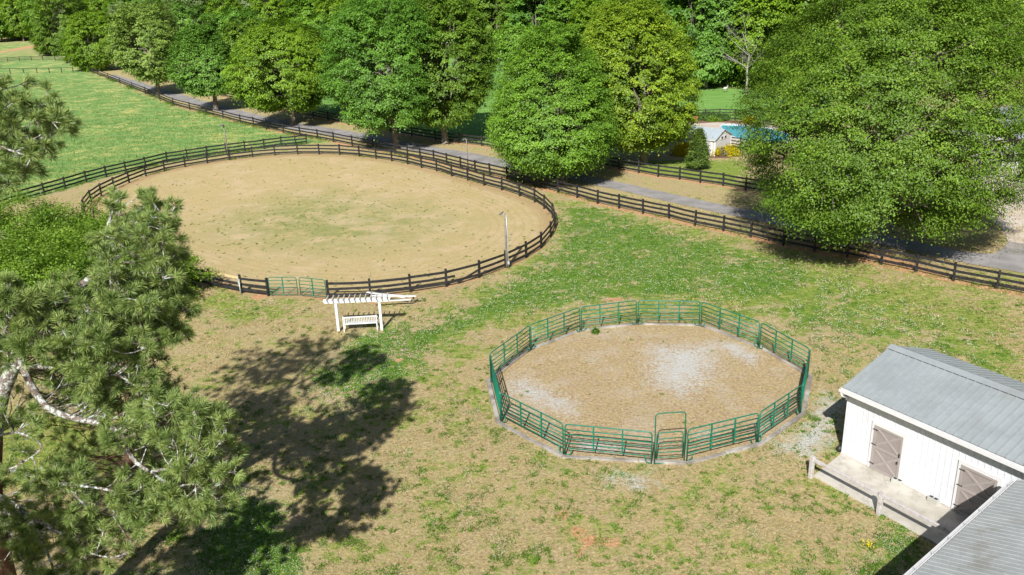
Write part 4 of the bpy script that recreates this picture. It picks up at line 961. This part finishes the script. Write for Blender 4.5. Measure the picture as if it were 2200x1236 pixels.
branches = [
 (P_([(40,765,20.7),(80,850,20.3),(130,890,20.1),(230,915,19.8),(268,945,19.6),(285,985,19.5),(322,1015,19.3),(372,1048,19.1),(400,1078,19.0),(412,1105,19.0)]), .10, 1.0),
 (P_([(322,1015,19.3),(360,1008,19.0),(400,1015,18.8),(450,1010,19.0)]), .045, 1.5),
 (P_([(268,945,19.6),(330,915,19.9),(400,900,20.2),(470,920,20.4)]), .05, 1.5),
 (P_([(372,1048,19.1),(420,1040,18.9),(455,1060,18.9)]), .035, 1.4),
 (P_([(222,586,21.3),(260,548,21.4),(300,532,21.5),(340,500,21.7),(355,470,21.8)]), .07, 1.2),
 (P_([(240,570,21.4),(243,520,21.7),(232,480,21.9),(262,445,22.0)]), .055, 1.3),
 (P_([(300,532,21.5),(330,548,21.3),(350,560,21.2)]), .035, .9),
 (P_([(262,480,22),(300,450,22.2),(330,450,22.3)]), .03, 1.6),
 (P_([(222,592,21.2),(280,588,21.0),(345,586,21.0)]), .035, .12),
 (P_([(230,560,21.4),(290,565,21.2),(365,560,21.1)]), .03, .35),
 (P_([(110,668,21.0),(190,672,20.8),(270,690,20.9),(340,680,21.2),(392,662,21.3)]), .06, 2.0),
 (P_([(270,690,20.9),(330,720,20.9),(385,735,21.0)]), .04, 1.9),
 (P_([(190,672,20.8),(260,650,21.2),(320,630,21.4),(370,625,21.5)]), .04, 1.5),
 (P_([(70,715,20.8),(140,705,20.4),(200,660,20.3),(250,640,20.2)]), .045, 1.8),
 (P_([(28,790,20.7),(110,790,20.2),(190,800,20.0),(260,810,19.9),(320,850,19.9)]), .06, 1.6),
 (P_([(52,735,20.8),(100,745,20.0),(170,745,19.6),(235,740,19.5)]), .045, 1.8),
 (P_([(52,735,20.8),(70,690,20.5),(100,665,20.4),(150,640,20.6)]), .045, 1.3),
 (P_([(28,790,20.7),(10,720,20.2),(30,670,20.0),(20,650,20.0)]), .05, 1.3),
 (P_([(-14,940,20.5),(40,930,19.8),(90,960,19.3),(40,1000,19.2)]), .04, .8),
 (P_([(-16,1000,20.4),(60,1020,19.6),(140,1040,19.2),(220,1050,19.0),(300,1075,18.9),(330,1105,18.9)]), .06, 1.5),
 (P_([(140,1040,19.2),(190,1090,18.8),(250,1110,18.7)]), .04, 1.4),
 (P_([(-16,1060,20.3),(40,1090,19.4),(75,1135,19.0),(103,1190,18.7),(120,1240,18.5)]), .075, .8),
 (P_([(60,1110,19.2),(140,1150,18.6),(200,1190,18.3),(260,1200,18.2)]), .045, 1.1),
 (P_([(40,1090,19.4),(20,1150,18.8),(60,1215,18.4)]), .04, 1.3),
 (P_([(-60,730,20.7),(-10,680,20),(20,650,19.8)]), .05, 1.2),
 ([leader[8], *P_([(-50,260,22.0),(0,246,22.3),(60,243,22.6),(105,262,22.8)])], .07, 1.1),
 (P_([(0,246,22.3),(40,285,22.0),(80,300,22.0),(125,285,22.2)]), .035, 1.3),
 (P_([(-50,300,22.0),(0,315,21.8),(60,335,21.8),(95,330,21.9)]), .04, 1.0),
 (P_([(-60,340,21.9),(-10,370,21.6),(20,385,21.6)]), .03, .9),
 (P_([(-60,220,22.3),(-10,200,22.4),(15,190,22.5)]), .03, .9),
 (P_([(60,243,22.6),(85,225,22.7),(100,215,22.8)]), .02, .8),
]
g = np.random.default_rng(77); tufts = []; twigs = MB(); conesp = []
for (pts, r0, dens) in branches:
    pts = smooth(pts, 4); n = len(pts); mb = MB(); mb.tube(pts, list(np.linspace(r0, r0 * .3, n)), 7, False); mb.build('branch', M['lichen'], t, True)
    Ls = [(pts[i + 1] - pts[i]).length for i in range(n - 1)]; tot = sum(Ls)
    cnt = max(1, int(tot * 4.6 * dens)) if dens > .2 else 1
    for k in range(cnt):
        f = g.uniform(.22, 1.0) if k else 1.0; i = min(int(f * (n - 1)), n - 2); fr = f * (n - 1) - i; p = pts[i].lerp(pts[i + 1], min(fr, 1)); d = (pts[i + 1] - pts[i]).normalized()
        lat = Vector(g.normal(size=3)); lat.z = abs(lat.z) * .35 - .05; lat = (lat - d * lat.dot(d) * .6); lat.normalize()
        dd = (lat + d * .55 + Vector((0, 0, .25))).normalized(); L = g.uniform(.25, .85) * (1.15 - .35 * f)
        q1 = p + dd * L * .5 + Vector(g.normal(size=3)) * .04; q2 = q1 + (dd + Vector((0, 0, .25))).normalized() * L * .5
        twigs.tube([p, q1, q2], [.022, .016, .009], 4, False); tufts.append((q2, (q2 - q1).normalized()))
        for e in range(int(g.integers(1, 4))):
            s = q1.lerp(q2, g.uniform(0, .9)); de = (dd + Vector(g.normal(size=3)) * .7 + Vector((0, 0, .3))).normalized(); l2_ = g.uniform(.12, .34)
            twigs.tube([s, s + de * l2_], [.012, .008], 4, False); tufts.append((s + de * l2_, de))
        if g.random() < .22: conesp.append(q1)
BP = np.array([tuple(p) for (pts, r0, dd_) in branches if dd_ > .2 for p in smooth(pts, 6)])
CLR = np.array([tuple(p) for p in smooth(trunk[3:9], 8) + smooth(branches[0][0][:8], 8)]) - np.array([0, .25, -.1])
def inpx(p, poly): return inpoly(np.array([p], float), np.array(poly, float))[0]
REG = [([(-60,650),(60,625),(120,650),(195,600),(225,490),(330,440),(385,520),(372,600),(415,665),(392,745),(330,770),(345,850),(300,900),(210,880),(120,830),(-60,870)], 300, 19.6, 23.6),
       ([(230,900),(330,860),(430,860),(530,960),(515,1020),(495,1090),(415,1135),(385,1075),(320,1020),(260,960)], 100, 18.6, 21.4),
       ([(-60,1000),(120,1010),(250,1040),(350,1080),(330,1130),(220,1180),(250,1215),(120,1240),(-60,1240)], 74, 18.2, 21.0),
       ([(-60,200),(20,170),(40,240),(110,235),(140,280),(110,340),(20,400),(-60,400)], 34, 21.4, 22.8)]
for (pl, cnt, ya, yb2) in REG:
    k = 0
    while k < cnt:
        p = (g.uniform(-60, 540), g.uniform(160, 1250))
        if not inpx(p, pl): continue
        k += 1; c = Rp(p[0], p[1], g.uniform(ya, yb2)); dd2 = np.linalg.norm(BP - np.array(c), axis=1); j = int(np.argmin(dd2 * g.uniform(.55, 1.6, len(dd2))))
        if dd2[j] > 3.0 or np.min(np.linalg.norm(CLR - np.array(c), axis=1)) < .62: continue
        s0 = Vector(BP[j]); md_ = s0.lerp(c, .5) + Vector((0, 0, -.08 * dd2[j])) + Vector(g.normal(size=3)) * .05
        twigs.tube(bez(s0, md_ + Vector(g.normal(size=3)) * .18 * dd2[j], c, 5), [.02, .017, .014, .011, .008], 4, False)
        for e in range(int(g.integers(3, 7))):
            de = (Vector(g.normal(size=3)) * .8 + (c - s0).normalized() * .6 + Vector((0, 0, .45))).normalized(); L = g.uniform(.12, .42)
            s1 = md_.lerp(c, g.uniform(.3, 1)); twigs.tube([s1, s1 + de * L], [.013, .008], 4, False); tufts.append((s1 + de * L, de))
        if g.random() < .2: conesp.append(md_)
def cluster(s0, c, tw, tf, g, lo=3, hi=7):
    Ld = (c - s0).length; md_ = s0.lerp(c, .5) + Vector((0, 0, -.08 * Ld)) + Vector(g.normal(size=3)) * .05
    tw.tube([s0, md_, c], [.026, .02, .012], 4, False)
    for e in range(int(g.integers(lo, hi))):
        de = (Vector(g.normal(size=3)) * .8 + (c - s0).normalized() * .6 + Vector((0, 0, .45))).normalized(); L = g.uniform(.12, .42)
        s1 = md_.lerp(c, g.uniform(.3, 1)); tw.tube([s1, s1 + de * L], [.013, .008], 4, False); tf.append((s1 + de * L, de))
LP = np.array([tuple(p) for p in leader]); REG4 = REG[3][0]; k = 0
while k < 150:
    v = unit(g.normal(size=3)) * g.uniform(.35, 1) ** .6 * np.array([4.6, 3.6, 3.6]); c = Vector((-15.6, 22.4, 14.6)) + Vector(v)
    q_ = PROJ(tuple(c))[0]
    if q_[0] > -25: continue
    k += 1; c = c - o0; j = int(np.argmin(np.linalg.norm(LP - np.array(c) + np.array([0, 0, -.6]), axis=1))); cluster(Vector(LP[j]), c, twigs, tufts, g, 3, 6)
twigs.build('twigs', M['lichen'], t)
def needles(tufts, parent, g, per=84, w=.0058):
    T_ = np.array([tuple(a) for a, _ in tufts]); D_t = np.array([tuple(b) for _, b in tufts]); k = len(T_) * per; ci = np.repeat(np.arange(len(T_)), per)
    rd = unit(g.normal(size=(k, 3))); dd = unit(rd + D_t[ci] * .95 + np.array([0, 0, .12])); back = g.random(k) * .12
    st = T_[ci] - D_t[ci] * back[:, None]; Ln = (g.uniform(.17, .27, k) * np.repeat(g.uniform(.8, 1.2, len(T_)), per))[:, None]
    md = st + dd * Ln * .55; en = st + dd * Ln + np.array([0, 0, -1]) * (Ln ** 2) * .25
    sd = unit(np.cross(dd, unit(g.normal(size=(k, 3))))) * w
    V = np.stack([st - sd * .5, st + sd * .5, md + sd, en, md - sd], 1).reshape(-1, 3)
    ct = g.random(len(T_)); tint = np.stack([np.clip(ct[ci] * .5 + g.random(k) * .5, 0, 1), g.random(k)], 1)
    return np_mesh('needles', V, 5, M['needle'], parent, tint)
needles(tufts, t, g)
mb = MB()
for (p, d) in tufts[::2]: mb.tube([p, p + d * .07 + Vector((0, 0, .03))], [.012, .005], 4, False)
tag(mb.build('candles', M['bud'], t), kind='stuff')
mb0 = MB(); mb0.tube([(0, 0, .0), (0, 0, -.03), (0, 0, -.08), (0, 0, -.11)], [.015, .042, .035, .01], 8); c0 = mb0.build('pine_cone', M['cone'], t, True); cm = c0.data
for i, p in enumerate(conesp[:90]):
    o = c0 if i == 0 else c0.copy()
    if i: COL.objects.link(o); o.parent = t
    o.location = p + Vector(g.normal(size=3)) * .08; o.rotation_euler = (g.uniform(-1, 1), g.uniform(-1, 1), 0)

# younger pine in the shade of the tall one
t3 = thing('pine_tree', 'younger pine standing in the shade behind the tall near pine', 'tree', (-14.0, 27.2, 0)); g = np.random.default_rng(99)
mb = MB(); mb.tube([(0, 0, -.1), (.1, 0, 4), (0, .1, 6.5), (.05, .1, 8.1)], [.17, .14, .08, .02], 8); mb.build('trunk', M['pinebark'], t3, True)
tw3 = MB(); tf3 = []
for k in range(150):
    f = g.random() ** .8; z = 2.4 + f * 5.6; rr_ = (3.2 * (1 - f) ** .6 + .3) * g.uniform(.45, 1); a = g.uniform(0, 6.28)
    cluster(Vector((0, 0, max(1.5, z - rr_ * .35))), Vector((math.cos(a) * rr_, math.sin(a) * rr_, z)), tw3, tf3, g, 3, 7)
tw3.build('twigs', M['pinebark'], t3); needles(tf3, t3, g, 60, .007)
t4 = copy_tree(t); t4['label'] = 'tall pine just outside the left edge, shading the near ground'; t4.location = (-19.2, 10.0, 0); t4.rotation_euler = (0, 0, -.25)

# ------------------------------------------------------------------ grass, clover and weeds as real blades
def scatter(n, y0=395, y1=1300, x0=-60, x1=2260, seed=1, power=1.0):
    g = np.random.default_rng(seed); px = g.uniform(x0, x1, n); py = y0 + (y1 - y0) * g.random(n) ** power
    return G(px, py), g
def lowfreq(P, sc_, seed):
    g = np.random.default_rng(seed); v = np.zeros(len(P))
    for k in range(9):
        a = g.uniform(0, 6.28); f = sc_ * g.uniform(.5, 2.2); v += np.sin((P[:, 0] * math.cos(a) + P[:, 1] * math.sin(a)) * f + g.uniform(0, 6.28)) / (1 + k * .15)
    return v / 3.2
def clumps(P, g, per, r, h, w, lean=.5):
    ci = np.repeat(np.arange(len(P)), per); k = len(ci); c = P[ci] + g.normal(size=(k, 2)) * r[ci][:, None]
    hh = h[ci] * g.uniform(.5, 1.2, k); a = g.uniform(0, 6.28, k); ln = g.normal(size=(k, 2)) * lean * hh[:, None]
    s = np.stack([np.cos(a), np.sin(a)], 1) * w[ci][:, None] * .5
    b = np.full(k, -.01)
    V = np.stack([np.c_[c - s, b], np.c_[c + s, b], np.c_[c + s * .5 + ln * .45, hh * .6], np.c_[c + ln, hh]], 1).reshape(-1, 3)
    return V, ci
road_poly = GP(ROADL + ROADU[::-1]); slab_poly = np.array([barn_local(*p) for p in [(0.0, .2), (.2, -.96), (.42, -2.25), (9.5, -2.3), (14, 8), (0, 6)]])
def zz(P):
    z = zones(P); ok = ~inpoly(P, road_poly) & ~inpoly(P, slab_poly)
    return z, ok
P, g = scatter(62000, 420, 1300, seed=11); z, ok = zz(P)
ar, pn, clo, past, red, gv, ag, gr, hay = z
Dm = np.linalg.norm(P, axis=1); sc_ = np.clip(Dm / 32, .8, 2.2)
lf = lowfreq(P, .9, 3); lf2 = lowfreq(P, 3.2, 4)
# green/clover blades
w = clo * .85 + gr * .15 + lf * .3 + lf2 * .6 + g.normal(size=len(P)) * .12
sel = ok & (w > .62) & (ar < .5) & (pn < .5) & (past < .5) & (red < .55)
Q = P[sel]; s = sc_[sel]; V, ci = clumps(Q, g, 7, .07 * s, .065 * s, .020 * s, .8)
tt = np.random.default_rng(1).random((len(ci), 2)); tag(np_mesh('clover_grass', V, 4, LEAF['grassg'], None, tt), 'green clover and grass in broad patches over the paddock', 'grass', kind='stuff')
# clover heads
P2_, g2 = scatter(130000, 430, 1300, seed=12); z2, ok2 = zz(P2_); w2 = z2[2] * .9 + z2[7] * .12 + lowfreq(P2_, .9, 3) * .3 + lowfreq(P2_, 3.2, 4) * .55 + g2.normal(size=len(P2_)) * .1
sel = ok2 & (w2 > .55) & (z2[0] < .5) & (z2[1] < .5) & (z2[3] < .5); Q = P2_[sel]; s = np.clip(np.linalg.norm(Q, axis=1) / 32, .8, 1.6); k = len(Q)
c = np.c_[Q, .06 * s + g2.random(k) * .03]; r = (.0105 * s * g2.uniform(.7, 1.3, k))[:, None]
base = np.array([[1, 0, 0], [0, 1, 0], [-1, 0, 0], [0, -1, 0], [0, 0, 1]], float)
V = []
for (i, j) in ((0, 1), (1, 2), (2, 3), (3, 0)): V.append(np.stack([c + base[i] * r, c + base[j] * r, c + base[4] * r], 1))
tag(np_mesh('clover_flowers', np.stack(V, 1).reshape(-1, 3), 3, M['flower']), 'white clover heads scattered over the green patches', 'flowers', kind='stuff')
# dry straw blades
P, g = scatter(60000, 420, 1300, seed=21); z, ok = zz(P); ar, pn, clo, past, red, gv, ag, gr, hay = z
w = .55 - clo * .6 + lowfreq(P, 1.3, 8) * .3 + g.normal(size=len(P)) * .15
sel = ok & (w > .3) & (ar < .3) & (past < .4) & (gv < .45); Q = P[sel]; s = np.clip(np.linalg.norm(Q, axis=1) / 32, .8, 2.2); hh = np.where(pn[sel] > .5, .04, .05)
V, ci = clumps(Q, g, 6, .09 * s, hh * s, .014 * s, 1.2); tag(np_mesh('dry_grass', V, 4, LEAF['grassd'], None, g.random((len(ci), 2))), 'short straw coloured dry grass on the worn ground', 'grass', kind='stuff')
# dark weeds: paddock, pen and ring
P, g = scatter(11000, 420, 1280, seed=31); z, ok = zz(P); w = lowfreq(P, 1.0, 12) * .5 + g.normal(size=len(P)) * .3
sel = ok & (w > .22) & (z[0] < .3) & (z[3] < .4) & (z[2] < .5) & ((z[1] < .3) | (g.random(len(P)) < .12)); Q1 = P[sel]
P, g = scatter(9000, 330, 640, 200, 1200, seed=32); z, ok = zz(P); sel = (z[0] > .9) & ((z[6] * .3 + lowfreq(P, .25, 77) * .15 + g.normal(size=len(P)) * .35) > .45); Q2 = P[sel][:1500]
Q = np.concatenate([Q1, Q2]); s = np.r_[g.uniform(.5, 1.5, len(Q1)) ** 1.5, g.uniform(.35, 1.2, len(Q2))]
V, ci = clumps(Q, g, 24, .035 * s, .055 * s, .022 * s, .9); tag(np_mesh('weeds', V, 4, LEAF['weed'], None, g.random((len(ci), 2))), 'small dark green weeds dotted over the sand and turf', 'weeds', kind='stuff')
P, g = scatter(5200, 640, 1290, 350, 2200, seed=35, power=.8); z, ok = zz(P); w = lowfreq(P, .7, 18) * .4 + lowfreq(P, 2.4, 19) * .4 + g.normal(size=len(P)) * .25
sel = ok & (w > .28) & (z[1] < .3) & (z[3] < .4); Q = P[sel]; s = g.uniform(.7, 1.6, len(Q)); V, ci = clumps(Q, g, 34, .10 * s, .05 * s, .022 * s, 1.0)
tag(np_mesh('clover_tufts', V, 4, LEAF['grassg'], None, g.random((len(ci), 2))), 'small green clover tufts dotted over the dry foreground', 'weeds', kind='stuff')
# pasture blades (left field) and verge
P, g = scatter(16000, 160, 470, -60, 760, seed=41, power=.9); z, ok = zz(P); sel = (z[3] > .5); Q = P[sel]; s = np.clip(np.linalg.norm(Q, axis=1) / 40, 1, 3.2)
V, ci = clumps(Q, g, 6, .16 * s, .055 * s, .03 * s, 1.0); lfq = lowfreq(Q, .35, 5)[ci]
tag(np_mesh('pasture_grass', V, 4, LEAF['grassp'], None, np.stack([np.clip(.45 + lfq * .3 + g.random(len(ci)) * .4, 0, 1), g.random(len(ci))], 1)), 'lush grass of the left pasture', 'grass', kind='stuff')
# tall weed fringe along fences
fr = []
for pl, m in ((NEARF, 1), (PASTF, 1), (ARENA, 1)):
    W = GP(pl)
    for i in range(len(W) - 1):
        nn = int(np.linalg.norm(W[i + 1] - W[i]) * 5); f = g.random(nn)[:, None]; fr.append(W[i] + (W[i + 1] - W[i]) * f + g.normal(size=(nn, 2)) * .22)
fr = np.concatenate(fr); fr = fr[(lowfreq(fr, .8, 6) > .1)]; fr = fr[~inpoly(fr, GP(ARENA))]; s = np.clip(np.linalg.norm(fr, axis=1) / 45, .8, 3)
V, ci = clumps(fr, g, 8, .1 * s, .11 * s, .022 * s, .6); tag(np_mesh('fence_line_weeds', V, 4, LEAF['grassg'], None, g.random((len(ci), 2))), 'uncut green weeds along the foot of the fences', 'weeds', kind='stuff')
# yellow flower clump near the barn
yf = g3(1867, 1178); t = thing('yellow_wildflower', 'small clump of yellow wildflowers in the grass below the barn slab', 'flowers', yf); g = np.random.default_rng(4)
c = np.c_[g.normal(size=(60, 2)) * .12, .12 + g.random(60) * .1]; np_mesh('petals', leaves(c, unit(np.array([0, 0, 1.]) + g.normal(size=c.shape) * .3), np.full(60, .025), g, .9), 4, M['yflower'], t)
V, ci = clumps(np.zeros((1, 2)), g, 60, np.array([.12]), np.array([.15]), np.array([.02]), .5); np_mesh('leaves', V, 4, LEAF['grassg'], t, g.random((60, 2)))

# ------------------------------------------------------------------ camera, sun, sky
cam = bpy.data.cameras.new('camera'); co = bpy.data.objects.new('camera', cam); COL.objects.link(co)
cam.sensor_width = 36; cam.lens = F / 2200 * 36; cam.clip_end = 5000; cam.clip_start = .1
m = Matrix(((RT[0], UP[0], -FWD[0]), (RT[1], UP[1], -FWD[1]), (RT[2], UP[2], -FWD[2]))).to_4x4(); m.translation = (0, 0, CH); co.matrix_world = m
sc.camera = co
sv = Vector((-math.cos(R(S_AZ)) * math.cos(R(S_EL)), -math.sin(R(S_AZ)) * math.cos(R(S_EL)), math.sin(R(S_EL))))
sun = bpy.data.lights.new('sun', 'SUN'); sun.energy = 5.0; sun.angle = R(.5); sun.color = (1.0, .965, .915)
so = bpy.data.objects.new('sun', sun); COL.objects.link(so); so.rotation_euler = sv.to_track_quat('Z', 'Y').to_euler(); so.location = (0, -20, 60)
w = bpy.data.worlds.new('World'); sc.world = w; w.use_nodes = True; nt = w.node_tree
sky = nt.nodes.new('ShaderNodeTexSky'); sky.sky_type = 'NISHITA'; sky.sun_disc = False; sky.sun_elevation = R(S_EL); sky.sun_rotation = math.atan2(sv.x, sv.y)
bg = nt.nodes['Background']; nt.links.new(sky.outputs[0], bg.inputs[0]); bg.inputs[1].default_value = .05
sc.view_settings.view_transform = 'Standard'; sc.view_settings.look = 'None'; sc.view_settings.exposure = 0.46; sc.view_settings.gamma = 1
sc.cycles.max_bounces = 6; sc.cycles.diffuse_bounces = 3; sc.cycles.transmission_bounces = 3; sc.cycles.glossy_bounces = 2; sc.cycles.transparent_max_bounces = 4
print('objects', len(bpy.data.objects), 'wood', nW, 'tufts', len(tufts))
